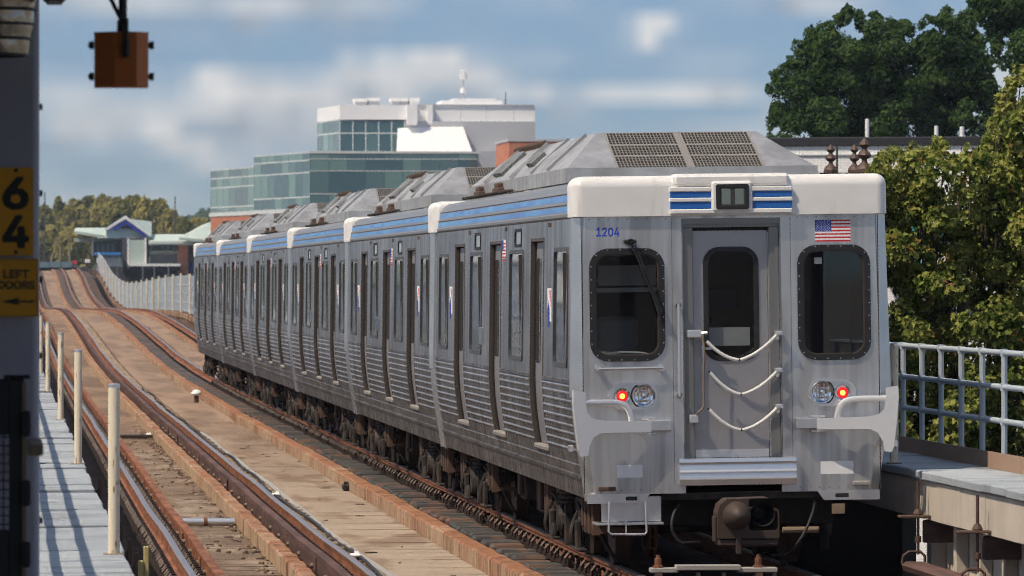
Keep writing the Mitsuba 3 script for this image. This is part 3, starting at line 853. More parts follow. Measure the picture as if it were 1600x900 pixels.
RC = {}
RIBS = [1.125, 1.197, 1.269, 1.341, 1.413, 1.485, 1.557, 1.629, 1.690]
def build_car(label):
    k = thing('subway_car', label, 'subway car', 'coupled cars of the silver train')
    # side sheets, both sides
    up, lo = side_skin(), lower_skin()
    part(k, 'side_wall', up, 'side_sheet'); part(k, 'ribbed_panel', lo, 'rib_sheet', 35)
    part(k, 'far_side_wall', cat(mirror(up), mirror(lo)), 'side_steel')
    part(k, 'far_windows', b2(1.30, 1.31, .2, CARL - .2, 1.05, 3.1), 'tinted_glass')
    skirt = sweep([(-hw(.70), .70), (-hw(.70) + .05, .70), (-hw(1.07) + .05, 1.07), (-hw(1.07), 1.07), (-hw(1.0) - .002, 1.0), (-hw(.99) - .008, .99), (-hw(.975), .975), (-hw(.905), .905), (-hw(.90) - .022, .90), (-hw(.87) - .022, .87), (-hw(.865), .865), (-hw(.80), .80)][::-1], [Y0S, Y1S])
    part(k, 'skirt', skirt, 'rib_sheet'); part(k, 'far_skirt', mirror(skirt), 'rib_sheet')
    edges = [Y0S] + [e for d in DOORS for e in d] + [Y1S]
    for a, b in zip(edges[::2], edges[1::2]):
        for rz in RIBS:
            pr = [(-hw(rz - .015) + .004, rz - .015), (-hw(rz - .013) - .006, rz - .012), (-hw(rz) - .014, rz - .006), (-hw(rz) - .016, rz + .002), (-hw(rz) - .009, rz + .010), (-hw(rz + .014) + .004, rz + .014)]
            part(k, 'bead', sweep(pr, [a + .03, b - .03]), 'rib_steel', 35)
    # roof edge with two blue bands
    le = [(-1.365, 3.185), (-1.375, 3.20), (-1.375, 3.225), (-1.362, 3.235), (-1.355, 3.30), (-1.363, 3.31), (-1.36, 3.325), (-1.345, 3.33), (-1.335, 3.40), (-1.342, 3.41), (-1.335, 3.425), (-1.32, 3.43), (-1.30, 3.47), (-1.24, 3.51), (-1.10, 3.53), (-.6, 3.538), (0, 3.54)]
    roof = le + [(-x, z) for x, z in le[::-1][1:]] + [(1.3, 3.18), (-1.3, 3.18)]
    part(k, 'roof', sweep(roof[::-1], [Y0S, Y1S]), 'roof_steel', 25)
    for z0, z1 in ((3.243, 3.293), (3.340, 3.395)):
        xo = lambda z: -float(np.interp(z, [3.235, 3.30, 3.33, 3.40], [1.362, 1.355, 1.345, 1.335])) - .004
        part(k, 'blue_stripe', sweep([(xo(z0), z0), (xo(z0) + .01, z0), (xo(z1) + .01, z1), (xo(z1), z1)][::-1], [Y0S, Y1S]), 'blue_band')
    # doorways
    for i, (a, b) in enumerate(DOORS):
        d = thing(k + '__door')
        ed = []
        for yy, s in ((a, 1), (b, -1)):
            zs = np.linspace(1.05, 3.03, 22)
            out = np.array([[-hw(z) - .006, z] for z in zs]); inn = np.array([[-hw(z) + .11, z] for z in zs[::-1]])
            ed.append(sweep(np.vstack([out, inn]), [yy - .022, yy + .022]))
        ed.append(b2(-hw(3.0) - .002, -hw(3.0) + .11, a + .022, b - .022, 3.0, 3.03))
        put(d, cat(ed), 'jamb')
        mid = (a + b) / 2
        for (ya, yb) in ((a + .024, mid - .006), (mid + .006, b - .024)):
            zs = np.linspace(1.09, 2.99, 18)
            prof = [(-hw(z) + .048, z) for z in zs] + [(-hw(z) + .10, z) for z in zs[::-1]]
            part(d, 'leaf', sweep(prof, [ya, yb]), 'door_steel', 30)
            w = rrect(ya + .11, yb - .11, 1.85, 2.84, .05)
            m = trimesh.creation.extrude_polygon(w, .012, engine='earcut'); v = np.asarray(m.vertices)
            part(d, 'pane', (np.stack([-np.array([hw(z) for z in v[:, 1]]) + .040 + v[:, 2], v[:, 0], v[:, 1]], 1), np.asarray(m.faces)[:, ::-1]), 'tinted_glass')
        zs = np.linspace(1.09, 2.99, 18)
        part(d, 'door_seal', sweep([(-hw(z) + .030, z) for z in zs] + [(-hw(z) + .075, z) for z in zs[::-1]], [b - .05, b - .0225]), 'black')
        part(d, 'step_plate', b2(-hw(1.05) - .03, -hw(1.05) + .10, a - .02, b + .02, 1.035, 1.085, .012), 'step_metal')
    # side windows
    for i, (a, b) in enumerate(WINS):
        w = thing(k + '__window')
        o, inn = rrect(a, b, 1.85, 2.93, .09), rrect(a + .038, b - .038, 1.888, 2.892, .07)
        for key, poly, off, dep, m_ in ((w, o.difference(inn), -.012, .05, 'frame_grey'), (None, inn, .006, .01, 'tinted_glass')):
            m = trimesh.creation.extrude_polygon(poly, dep, engine='earcut'); v = np.asarray(m.vertices)
            mm = (np.stack([-np.array([hw(z) for z in v[:, 1]]) + off + v[:, 2], v[:, 0], v[:, 1]], 1), np.asarray(m.faces)[:, ::-1])
            if key: put(key, mm, m_)
            else: part(w, 'pane', mm, m_)
        part(w, 'divider', b2(-hw(2.4) - .006, -hw(2.4) + .03, a + .36, a + .395, 1.9, 2.88), 'jamb')
    for a, b in WINS[1:3]:
        s = thing(k + '__sign_window')
        o, inn = rrect(a + .23, a + .97, 2.955, 3.135, .035), rrect(a + .265, a + .935, 2.985, 3.105, .02)
        for key, poly, off, dep, m_ in ((s, o.difference(inn), -.008, .04, 'rubber'), (None, inn, .004, .01, 'tinted_glass')):
            m = trimesh.creation.extrude_polygon(poly, dep, engine='earcut'); v = np.asarray(m.vertices)
            mm = (np.stack([-np.array([hw(z) for z in v[:, 1]]) + off + v[:, 2], v[:, 0], v[:, 1]], 1), np.asarray(m.faces)[:, ::-1])
            if key: put(key, mm, m_)
            else: part(s, 'pane', mm, m_)
    for y in (2.3, 6.9, 11.4):
        part(k, 'side_lamp', b2(-1.378, -1.33, y, y + .18, 3.125, 3.165, .004), 'under_brown')
    part(k, 'wall_latch', cat(b2(-1.41, -1.37, 9.62, 9.82, 1.98, 2.0), b2(-1.43, -1.38, 9.66, 9.70, 1.96, 2.14, .008), b2(-1.43, -1.38, 9.76, 9.80, 1.96, 2.14, .008)), 'chrome')
    # small flag, and the operator's emblem beside the end windows
    fx = lambda z: -hw(z) - .0035
    y0 = 7.05
    fl_ = thing(k + '__small_flag')
    put(fl_, b2(fx(3.0), fx(3.0) + .01, y0, y0 + .36, 2.82, 3.04), 'flag_white')
    part(fl_, 'red_stripes', cat([b2(fx(3.0) - .002, fx(3.0), y0 + .002, y0 + .358, 2.822 + q * .034, 2.839 + q * .034) for q in range(6)]), 'flag_red')
    part(fl_, 'canton', b2(fx(3.0) - .004, fx(3.0) - .0022, y0 + .2, y0 + .358, 2.925, 3.037), 'flag_blue')
    for y0 in (2.18, 13.85):
        em = thing(k + '__emblem')
        put(em, b2(fx(2.4), fx(2.4) + .012, y0, y0 + .34, 2.18, 2.56), 'flag_white')
        def em_poly(pts, m_, nm_):
            m = trimesh.creation.extrude_polygon(Polygon(pts), .002, engine='earcut'); v = np.asarray(m.vertices)
            part(em, nm_, (np.stack([fx(2.4) - .003 + v[:, 2] * 0.9, y0 + v[:, 0], 2.18 + v[:, 1]], 1), np.asarray(m.faces)[:, ::-1]), m_)
        em_poly([(.02, .20), (.14, .36), (.02, .36)], 'flag_red', 'red_mark')
        em_poly([(.18, .02), (.32, .02), (.32, .17), (.20, .27), (.12, .16)], 'flag_blue', 'blue_mark')
    # corner posts and end plates
    for ye, s, key in ((0, 1, 'corner_post'), (CARL, -1, 'rear_corner_post')):
        for zlo, zhi, nm_ in ((1.60, 3.185, ''), (.68, 1.597, '_plate')):
            zs = np.linspace(zlo, zhi, 12)
            ms = []
            ring = lambda z: [(-(hw(z) - .075), 0), (-(hw(z) + .028), .075), (-(hw(z) + .028), .19), (-(hw(z) - .05), .19), (-(hw(z) - .15), .02)]
            if nm_: ring = lambda z: [(-(hw(z) - .075), 0), (-(hw(z) + .012), .085), (-(hw(z) + .012), .19), (-(hw(z) - .05), .19), (-(hw(z) - .15), .02)]
            n = 5
            v = np.array([[x, ye + s * y, z] for z in zs for x, y in ring(z)])
            f = []
            for i in range(len(zs) - 1):
                for j in range(n):
                    A, B, C, D = i * n + j, i * n + (j + 1) % n, (i + 1) * n + (j + 1) % n, (i + 1) * n + j
                    f += [[A, B, C], [A, C, D]]
            for o in (0, (len(zs) - 1) * n):
                for j in range(1, n - 1): f.append([o, o + j, o + j + 1])
            m = (v, np.array(f))
            part(k, key + nm_, m, 'steel'); part(k, key + nm_, mirror(m), 'steel')
    part(k, 'rear_end', b2(-1.24, 1.24, CARL - .06, CARL, .75, 3.4), 'rib_steel')
    def cap(y0, y1, z0, z1, w, r):
        pts = []
        for sx in (-1, 1):
            for (yc, sy) in ((y0 + r, -1), (y1 - r * .4, 1)):
                rr = r if sy < 0 else r * .4
                for th in np.linspace(0, math.pi / 2, 7):
                    for ph in np.linspace(0, math.pi / 2, 7):
                        pts.append([sx * (w - r + r * math.cos(ph) * math.cos(th)), yc + sy * rr * math.sin(th) * math.cos(ph), z1 - r + r * math.sin(ph)])
                    pts.append([sx * (w - r + r * math.cos(th)), yc + sy * rr * math.sin(th), z0])
        hull = trimesh.convex.convex_hull(np.array(pts))
        return (np.asarray(hull.vertices), np.asarray(hull.faces))
    part(k, 'end_cap', cap(-.05, .42, 3.19, 3.545, 1.402, .10), 'cap_white', 30)
    part(k, 'rear_cap', cap(CARL - .30, CARL + .02, 3.19, 3.545, 1.402, .09), 'cap_white', 30)
    # roof unit
    hv = thing(k + '__roof_unit')
    yb0, yb1, yt0, yt1, zb, zt, xb, xt = 2.75, 14.0, 3.95, 12.6, 3.66, 4.025, 1.17, .76
    gx = np.linspace(0, 1, 14)
    def quad(P, nu=14, nv=6, amp=.0, s=0):
        u, w_ = np.meshgrid(np.linspace(0, 1, nu), np.linspace(0, 1, nv), indexing='ij')
        P = np.asarray(P, float)
        q = (P[0] * ((1 - u) * (1 - w_))[..., None] + P[1] * (u * (1 - w_))[..., None] + P[2] * (u * w_)[..., None] + P[3] * ((1 - u) * w_)[..., None])
        nrm = np.cross(P[1] - P[0], P[3] - P[0]); nrm /= np.linalg.norm(nrm)
        edge = (np.sin(np.pi * u) * np.sin(np.pi * w_))
        q = q + nrm * (amp * edge * (meshkit.noise(np.stack([q[..., 1] * 2.3, q[..., 0] * .7 + s, q[..., 2]], -1), 3) - .3))[..., None]
        idx = np.arange(nu * nv).reshape(nu, nv)
        f = np.stack([idx[:-1, :-1], idx[1:, :-1], idx[1:, 1:], idx[:-1, 1:]], -1).reshape(-1, 4)
        return (q.reshape(-1, 3), np.vstack([f[:, [0, 1, 2]], f[:, [0, 2, 3]]]))
    L = quad([[-xb, yb1, zb], [-xb, yb0 + .02, zb], [-xt, yt0, zt], [-xt, yt1, zt]], 90, 10, .075)
    R = mirror(L)
    top = quad([[-xt, yt0, zt], [xt, yt0, zt], [xt, yt1, zt], [-xt, yt1, zt]], 4, 20)
    # the hipped end: two plain triangles beside the grille
    gw = .70
    fr = [cat((np.array([[-xb, yb0, zb], [-gw, yb0, zb], [-gw + .03, yt0, zt], [-xt, yt0, zt]], float), np.array([[0, 1, 2], [0, 2, 3]])))]
    fr.append(mirror(fr[0]))
    back = quad([[xb, yb1, zb], [-xb, yb1, zb], [-xt, yt1, zt], [xt, yt1, zt]], 4, 4)
    put(hv, cat(L, R, top, back, *fr), 'hvac_steel', 20)
    part(hv, 'skirt', cat(b2(-xb - .012, -xb + .03, yb0, yb1, 3.535, 3.672), b2(xb - .03, xb + .012, yb0, yb1, 3.535, 3.672), b2(-xb + .03, xb - .03, yb0 - .012, yb0 + .03, 3.535, 3.672)), 'hvac_steel')
    back_ = quad([[-gw, yb0 + .03, zb - .03], [gw, yb0 + .03, zb - .03], [gw - .03, yt0 + .03, zt - .03], [-gw + .03, yt0 + .03, zt - .03]], 3, 3)
    part(hv, 'grille_backing', back_, 'black')
    up_ = np.array([0, yt0 - yb0, zt - zb]); ul = np.linalg.norm(up_); up_ /= ul
    nrm = np.array([0, -up_[2], up_[1]])
    def bar(u0, u1, s0, s1, t):
        q = np.array([[u, 0, 0] for u in (u0, u1)])
        v = []
        for u in (u0, u1):
            for s in (s0, s1):
                for tt in (-t, 0):
                    v.append(np.array([u, yb0, zb]) + up_ * s + nrm * tt)
        return (np.array(v), _bf)
    rows = [(.02, .42), (.46, .80), (.84, ul - .02)]
    for c0, c1 in ((-gw + .02, -.035), (.035, gw - .03)):
        for s0, s1 in rows:
            ms = []
            nx_ = 21
            for q in np.linspace(c0, c1, nx_): ms.append(bar(q - .003, q + .003, s0, s1, .02))
            for q in np.linspace(s0, s1, max(4, int((s1 - s0) / .062))): ms.append(bar(c0, c1, q - .005, q + .005, .012))
            part(hv, 'grille', cat(ms), 'grille_bar')
    part(hv, 'grille_frame', cat([bar(-gw, gw, a, b, .016) for a, b in ((-.0, .018), (.422, .458), (.802, .838), (ul - .018, ul))] + [bar(-gw, -gw + .018, 0, ul, .017), bar(gw - .03, gw - .0, 0, ul, .017), bar(-.033, .033, 0, ul, .0165)]), 'grille_bar')
    # slotted vent and strips on the side facing the empty track
    def onside(y0, y1, s0, s1, t):
        a = np.array([-xb, 0, zb]); d = np.array([xb - xt, 0, zt - zb]); n_ = np.array([-(zt - zb), 0, xb - xt]); n_ /= np.linalg.norm(n_)
        v = [a + d * s + n_ * tt + np.array([0, y, 0]) for y in (y0, y1) for s in (s0, s1) for tt in (.004, .004 + t)]
        return (np.array(v), _bf)
    part(hv, 'side_vent', onside(10.3, 11.3, .18, .80, .045), 'black')
    part(hv, 'vent_slat', cat([onside(10.3 + q * .1, 10.345 + q * .1, .18, .80, .055) for q in range(10)]), 'hvac_steel')
    part(hv, 'side_vent', onside(7.3, 7.9, .30, .62, .045), 'black')
    part(hv, 'vent_slat', cat([onside(7.3 + q * .1, 7.345 + q * .1, .30, .62, .055) for q in range(6)]), 'hvac_steel')
    for y in (4.7, 6.4):
        part(hv, 'panel_joint', onside(y, y + .012, .03, .97, .030), 'roof_steel')
    for y in (8.6, 11.75):
        part(hv, 'seam_strip', onside(y, y + .05, .02, .98, .04), 'hvac_steel')
    for q in range(13):
        part(hv, 'ridge_slat', onside(8.9 + q * .27, 9.02 + q * .27, .94, 1.03, .05), 'under_brown')
    for y in (9.3, 11.7):
        part(hv, 'side_motor', cat(b2(-1.25, -1.17, y, y + .7, 3.54, 3.60, .01), b2(-1.24, -1.18, y + .15, y + .55, 3.595, 3.65, .012)), 'under_brown')
    ms = [b2(-1.26, -1.20, y, y + .12, 3.53, 3.56, .008) for y in np.arange(8.0, 14, .32)]
    part(k, 'roof_bracket', cat(ms), 'grimy')
    # running gear
    RC['bogie'] = []
    for yc in (3.15, CARL - 3.15):
        bg = thing(k + '__bogie')
        put(bg, cat(b2(-1.02, -.90, yc - 1.45, yc + 1.45, .42, .60, .03), b2(.90, 1.02, yc - 1.45, yc + 1.45, .42, .60, .03), b2(-.9, .9, yc - .2, yc + .2, .40, .66, .03)), 'grimy')
        for ya in (yc - .98, yc + .98):
            for sx in (-1, 1):
                wh = lathe([(0, -.065), (.10, -.07), (.11, -.05), (.27, -.045), (.30, -.065), (.355, -.065), (.36, .045), (.385, .05), (.385, .075), (.1, .08), (0, .08)], (0, 0, 0), 'x', 28)
                m = (wh[0] * [-sx, 1, 1] if sx > 0 else wh[0], wh[1])
                part(bg, 'wheel', (m[0] + [sx * .79, ya, .36], m[1]), 'wheel_steel', 30)
                # axle box, spring, damper, brake parts outside the wheel
                x = sx * 1.08
                part(bg, 'axle_box', cat(lathe([(0, -.09), (.12, -.09), (.15, -.05), (.15, .05), (.12, .09), (0, .09)], (x, ya, .36), 'x', 14), b2(x - .06, x + .06, ya - .2, ya + .2, .30, .42, .02), b2(x - .04, x + .04, ya - .26, ya - .18, .12, .5, .01)), 'grimy', 30)
                [part(bg, 'spring', lathe([p_ for q in (0, .045, .09, .135) for p_ in ((.05, q - .020), (.085, q - .012), (.085, q + .012), (.05, q + .020))], (x - sx * .02, ya + dy, .52), 'z', 10), 'grimy', 30) for dy in (-.13, .13)]
            part(bg, 'axle', lathe([(.07, -.75), (.07, .75)], (0, ya, .36), 'x', 10), 'grimy')
            part(bg, 'brake_disc', cat([lathe([(.12, q), (.30, q), (.30, q + .03), (.12, q + .03)], (-.55, ya, .36), 'x', 20) for q in (0, .055)] + [b2(-.55, -.47, ya - .3, ya + .3, .36 + q, .375 + q) for q in (-.2, -.1, 0, .1, .2)]), 'rust')
        for sy in (-1, 1):       # hoses, pots and shoe arms hanging off the frame
            ya = yc + sy * 1.25
            part(bg, 'shoe_arm', cat(b2(-1.22, -1.14, ya - .30, ya + .30, .16, .19, .01), b2(-1.22, -1.16, ya - .05, ya + .05, .18, .44, .015), tube(smooth_path([[-1.2, ya + .22, .2], [-1.24, ya + .2, .30], [-1.2, ya + .25, .44], [-1.1, ya + .15, .60]], 12), .018, 6)), 'grimy')
            if sy > 0: part(bg, 'shoe_pot', lathe([(.05, 0), (.05, .03), (.03, .10), (.022, .12), (0, .12)], (-1.19, ya - .18, .195), 'z', 10), 'grimy', 30)
            part(bg, 'cylinder', lathe([(0, .22), (.05, .23), (.05, .34), (.035, .35), (.035, .46), (.06, .47), (.06, .52), (0, .53)], (-1.12, ya - sy * .12, 0), 'z', 10), 'grimy', 30)
            part(bg, 'hose', tube(smooth_path([[-1.12, ya - sy * .12, .50], [-1.2, ya - sy * .02, .60], [-1.17, ya + sy * .12, .52], [-1.1, ya + sy * .16, .36], [-1.0, ya + sy * .1, .25]], 14), .016, 6), 'grimy', True)
            part(bg, 'sand_pipe', tube(smooth_path([[-1.08, ya + sy * .15, .70], [-1.05, ya + sy * .18, .45], [-.95, ya + sy * .22, .2], [-.86, ya + sy * .24, .06]], 10), .022, 6), 'grimy')
            part(bg, 'hanger', cat(b2(-1.2, -1.12, ya + sy * .42, ya + sy * .42 + .05, .40, .71, .008), tube([[-1.16, ya + sy * .44, .50], [-1.02, ya + sy * .2, .52], [-.98, ya, .51]], .026, 6)), 'under_brown')
    r = np.random.default_rng(77)
    y = 5.4
    while y < 11.2:
        L = r.uniform(.35, 1.1); z0 = r.uniform(.18, .36); x0 = r.uniform(-1.0, -.6)
        part(k, 'equipment_box', b2(x0, -.2, y, y + L, z0, .70, .02), 'grimy' if r.random() < .65 else 'under_brown')
        if r.random() < .6:
            part(k, 'junction_box', cat(b2(x0 - .05, x0, y + .1, y + .1 + .18, z0 + .05, z0 + .36, .012), b2(x0 - .02, x0 + .04, y + .14, y + .2, z0 + .3, .72)), 'under_brown')
        y += L + r.uniform(.12, .5)
    for y in (.75, 1.1, 1.42, 5.25, 11.3, 14.9, 15.5):
        part(k, 'strut', cat(b2(-1.18, -1.10, y, y + .06, .34, .71, .01), b2(-1.18, -.7, y, y + .04, .36, .40)), 'under_brown')
    part(k, 'underframe', b2(-1.2, 1.2, .1, CARL - .1, .68, .74), 'grimy')
    return k

# ------------------------------------------------ the end of the nearest car, local u, v=z from photo pixels
def U(px): return (px - 1143.0) / 178.0
def V(py, px=1143): return CZ + (437 - py) / 178.0 - U(px) * 0.0131 + .0
def P(pts): return Polygon([(U(a), V(b, a)) for a, b in pts])

def build_front(k):
    zs = np.linspace(.74, 3.19, 16)
    face = Polygon([(-(hw(z) - .078), z) for z in zs] + [(hw(z) - .078, z) for z in zs[::-1]])
    wl, wr = rrect(U(929), U(1029), V(556, 980), V(397, 980), .115), rrect(U(1258), U(1355), V(554, 1305), V(391, 1305), .115)
    dx0, dx1, dz0, dz1 = -.42, .435, .985, 3.115
    ext = face.difference(sbox(dx0, .5, dx1, dz1)).difference(wl.buffer(.02)).difference(wr.buffer(.02))
    hl, hr = (U(988), V(620, 988)), (U(1300), V(615, 1300))
    fc = thing(k + '__front_panel')
    put(fc, prism(ext, 0, .045), 'front_sheet')
    for a, b in ((U(912), U(1012)), (U(1276), U(1375))):
        part(fc, 'lower_plate', prism(Polygon([(a, .66), (b - .08 if a < 0 else b, .66), (b, .745), (a if a < 0 else a - .0, .745)] if a < 0 else [(a + .06, .66), (b, .66), (b, .745), (a, .745)]), -.006, .04), 'steel')
        part(fc, 'slot', b2(b - .22 if a < 0 else a + .16, b - .12 if a < 0 else a + .28, -.014, 0, .685, .72, .004), 'black')
    for u in (-.52, .535):      # lapped sheet edges beside the doorway, and a row of fasteners
        part(fc, 'lap_edge', b2(u - .003, u + .003, -.0035, .001, .80, 3.17), 'portal_steel')
    for z in (3.165, .775):
        part(fc, 'fastener_row', cat([lathe([(0, -.006), (.006, -.005), (.007, 0)], (u, 0, z), 'y', 6) for u in np.r_[np.arange(-1.25, -.56, .085), np.arange(.60, 1.28, .085)]]), 'portal_steel', kind='stuff')
    for px in (908, 1377):
        part(fc, 'seam', b2(U(px) - .004, U(px) + .004, -.004, .002, .75, 3.18), 'jamb')
    # windows
    for w, lab in ((wl, None), (wr, None)):
        q = thing(k + '__cab_window')
        o = w.buffer(.052)
        put(q, prism(o.difference(w), -.022, .05), 'rubber')
        x0, z0, x1, z1 = o.bounds
        ring = o.buffer(-.014).exterior
        part(q, 'rivet', cat([lathe([(.006, -.0225), (.004, -.026), (0, -.026)], (ring.interpolate(t, normalized=True).x, 0, ring.interpolate(t, normalized=True).y), 'y', 6) for t in np.arange(0, 1, 1 / 26)]), 'bright_steel')
        part(q, 'inner_frame', prism(w.difference(w.buffer(-.010)), .0, .027), 'jamb')
        m = prism(w.buffer(.004), .028, .032)
        x0, z0, x1, z1 = w.bounds
        pane = trimesh.creation.triangulate_polygon(w, engine='earcut')
        v2 = np.asarray(pane[0]); part(q, 'pane', (np.stack([v2[:, 0], 0 * v2[:, 0] + .03, v2[:, 1]], 1), np.asarray(pane[1])), 'pane_glass')
    # cab behind the glass
    cbk = thing(k + '__cab_interior')
    put(cbk, cat(b2(-1.3, -.5, 1.5, 1.55, .9, 3.2), b2(.5, 1.3, 1.5, 1.55, .9, 3.2), b2(-1.3, 1.3, 7.5, 7.55, .9, 3.2), b2(-1.3, 1.3, 1.56, 7.5, 1.0, 1.05), b2(-1.3, 1.3, .06, 1.5, 1.0, 1.05), b2(-.50, -.47, .12, 1.5, 1.05, 3.1), b2(.47, .50, .12, 1.5, 1.05, 3.1), b2(1.29, 1.31, .1, 1.6, 1.05, 3.1), b2(-1.31, -1.29, .1, 1.6, 1.05, 3.1)), 'cab_dark')
    part(cbk, 'console', cat(b2(-1.25, -.55, .2, .6, 1.05, 1.92, .03), b2(.6, 1.25, .25, .6, 1.05, 1.90, .03)), 'cab_grey')
    part(cbk, 'seat_back', cat(b2(-1.1, -.72, 1.0, 1.1, 1.4, 2.3, .04), b2(-1.1, -.72, .75, 1.1, 1.4, 1.5, .04)), 'cab_grey')
    part(cbk, 'notice', b2(U(1110), U(1176), .155, .16, V(541), V(512)), 'notice_grey')
    part(cbk, 'seats', cat(b2(-.48, .48, 3.2, 3.3, 2.36, 2.52, .02), b2(-.48, .2, 3.0, 3.2, 2.2, 2.28, .02)), 'seat_blue')
    part(cbk, 'rack', cat(b2(-1.2, -.6, .5, .55, 2.52, 2.56), b2(-1.12, -.6, .55, .6, 2.58, 2.76), b2(-1.2, -.6, .5, .55, 2.62, 2.64), tube(smooth_path([[-1.2, .13, 1.93], [-1.0, .12, 1.99], [-.8, .12, 1.985], [-.62, .13, 1.91]], 12), .012, 6)), 'cab_grey')
    part(cbk, 'sun_visor', b2(U(1279), U(1291), .12, .14, V(412, 1285), V(402, 1285)), 'flag_white')
    # door
    df = thing(k + '__door_frame')
    put(df, cat(b2(dx0, dx0 + .09, .02, .10, dz0, dz1 - .03, .006), b2(dx1 - .09, dx1, .02, .10, dz0, dz1 - .03, .006), b2(dx0, dx1, .02, .10, dz1 - .03, dz1), b2(dx0 - .012, dx0, -.01, .10, dz0, dz1), b2(dx1, dx1 + .012, -.01, .10, dz0, dz1), b2(dx0 - .012, dx1 + .012, -.012, .10, dz1, dz1 + .05)), 'portal_steel')
    dr_ = thing(k + '__end_door')
    ww = rrect(U(1109), U(1181), V(557), V(393), .10)
    put(dr_, prism(sbox(U(1085), 1.045, U(1203), 3.055).difference(ww.buffer(.01)), .075, .11), 'end_door_steel')
    part(dr_, 'window_frame', prism(ww.buffer(.045).difference(ww), .060, .11), 'rubber')
    pane = trimesh.creation.triangulate_polygon(ww, engine='earcut'); v2 = np.asarray(pane[0])
    part(dr_, 'pane', (np.stack([v2[:, 0], 0 * v2[:, 0] + .092, v2[:, 1]], 1), np.asarray(pane[1])), 'pane_glass')
    part(dr_, 'gap', cat(b2(U(1203) + .001, dx1 - .091, .095, .12, 1.0, 3.08), b2(dx0 + .091, U(1085) - .001, .095, .12, 1.0, 3.08), b2(dx0 + .09, dx1 - .09, .095, .12, 3.056, 3.084)), 'black')
    part(dr_, 'hinge_strip', b2(U(1203) + .004, U(1203) + .02, .06, .094, 1.05, 3.04, .003), 'bright_steel')
    part(dr_, 'kick_plate', b2(U(1086), U(1202), .066, .076, 1.05, 1.12), 'bright_steel')
    part(dr_, 'handle', cat(tube([[U(1095), .0, V(545)], [U(1112), .0, V(545)]], .012, 6), b2(U(1098) - .008, U(1098) + .008, -.0, .075, V(560), V(530), .003)), 'bright_steel')
    sl = thing(k + '__sill_step')
    ms = []
    prof = [(0, V(757)), (-.075, V(759)), (-.085, V(750)), (-.07, V(748)), (-.066, V(741)), (-.085, V(738)), (-.072, V(735)), (-.064, V(727)), (-.084, V(723)), (-.078, V(718)), (0, V(717))]
    m = sweep([(a, b) for a, b in prof], [U(1057), U(1242)])
    ms = (np.stack([m[0][:, 1], m[0][:, 0], m[0][:, 2]], 1), m[1][:, ::-1])
    put(sl, ms, 'bright_steel')
    # head sign on the white cap
    hs = thing(k + '__head_sign')
    x0, x1 = U(1047), U(1240)
    put(hs, cat(b2(U(1112), U(1177), -.115, -.03, V(331, 1143), V(282, 1143), .02), b2(x0, x1, -.10, -.03, V(333), V(325.5), .008), b2(x0, x1, -.10, -.03, V(314), V(308), .006), b2(x0, x1, -.10, -.03, V(298), V(291), .006), b2(x0 + .03, x1 - .02, -.09, .30, V(291) + .001, V(270), .03)), 'cap_white')
    for a, b in ((x0, U(1112)), (U(1177), x1)):
        for c, d in ((V(325), V(314.5)), (V(307.5), V(298.5))):
            part(hs, 'blue_louvre', b2(a + .004, b - .001, -.085, -.04, c, d), 'blue_paint')
    part(hs, 'lamp_frame', prism(rrect(U(1119), U(1171), V(326.5), V(287), .02).difference(rrect(U(1125), U(1166), V(321.5), V(292), .012)), -.130, -.10), 'rubber')
    part(hs, 'lamp_backing', b2(U(1122), U(1168), -.118, -.1155, V(324), V(290)), 'cab_dark')
    for a, b in ((1128, 1142), (1149, 1163)):
        part(hs, 'lamp_glass', b2(U(a), U(b), -.124, -.119, V(319), V(294), .002), 'lamp_grey')
    # number and flag
    tm = heavy_sign('1204', U(931.5), U(968.5), V(369.5, 950), V(355, 950), -.001, .0012)
    part(k, 'car_number', tm, 'number_blue', label='blue number 1204 on the end of the car')
    f0, f1, g0, g1 = U(1277.5), U(1334), V(377, 1305), V(342.5, 1305)
    fg = thing(k + '__flag'); labels[fg] = {'label': 'flag with stars and stripes above the right end window'}
    put(fg, b2(f0, f1, -.003, .0, g0, g1), 'flag_white')
    st = (g1 - g0) / 13
    part(fg, 'red_stripes', cat([b2(f0 + .0006, f1 - .0006, -.0046, -.0031, g0 + st * q + .0004, g0 + st * (q + 1) - .0004) for q in range(0, 13, 2)]), 'flag_red')
    cx1, cz0 = f0 + (f1 - f0) * .46, g1 - st * 7
    part(fg, 'canton', b2(f0 + .001, cx1, -.0065, -.0048, cz0, g1 - .0008), 'flag_blue')
    stars = []
    for i in range(9):
        for j in range(6 if i % 2 == 0 else 5):
            x = f0 + (cx1 - f0) * (2 * j + 1 + (i % 2)) / 12; z = g1 - st * 7 * (i + 1) / 10
            pts = [(x + (.0052 if q % 2 == 0 else .0023) * math.sin(q * math.pi / 5), z + (.0052 if q % 2 == 0 else .0023) * math.cos(q * math.pi / 5)) for q in range(10)]
            stars.append(prism(Polygon(pts), -.0078, -.0068))
    part(fg, 'stars', cat(stars), 'flag_white')
    # wiper
    wp = thing(k + '__wiper')
    a, b = (U(985), V(378, 985)), (U(1030), V(492, 1030))
    put(wp, cat(tube([[a[0], -.07, a[1]], [b[0], -.085, b[1]]], .010, 6), tube([[a[0] + .035, -.07, a[1] - .02], [b[0] + .01, -.085, b[1] + .02]], .008, 6)), 'black')
    part(wp, 'pivot', cat(b2(a[0] - .06, a[0] + .05, -.08, 0, a[1] - .012, a[1] + .02, .008), lathe([(.03, -.09), (.03, 0)], (a[0], 0, a[1]), 'y', 8)), 'black')
    part(wp, 'blade', tube([[U(1006), -.05, V(420, 1006)], [U(1031), -.05, V(500, 1031)], [U(1026), -.05, V(545, 1026)]][:2], .014, 6), 'black')
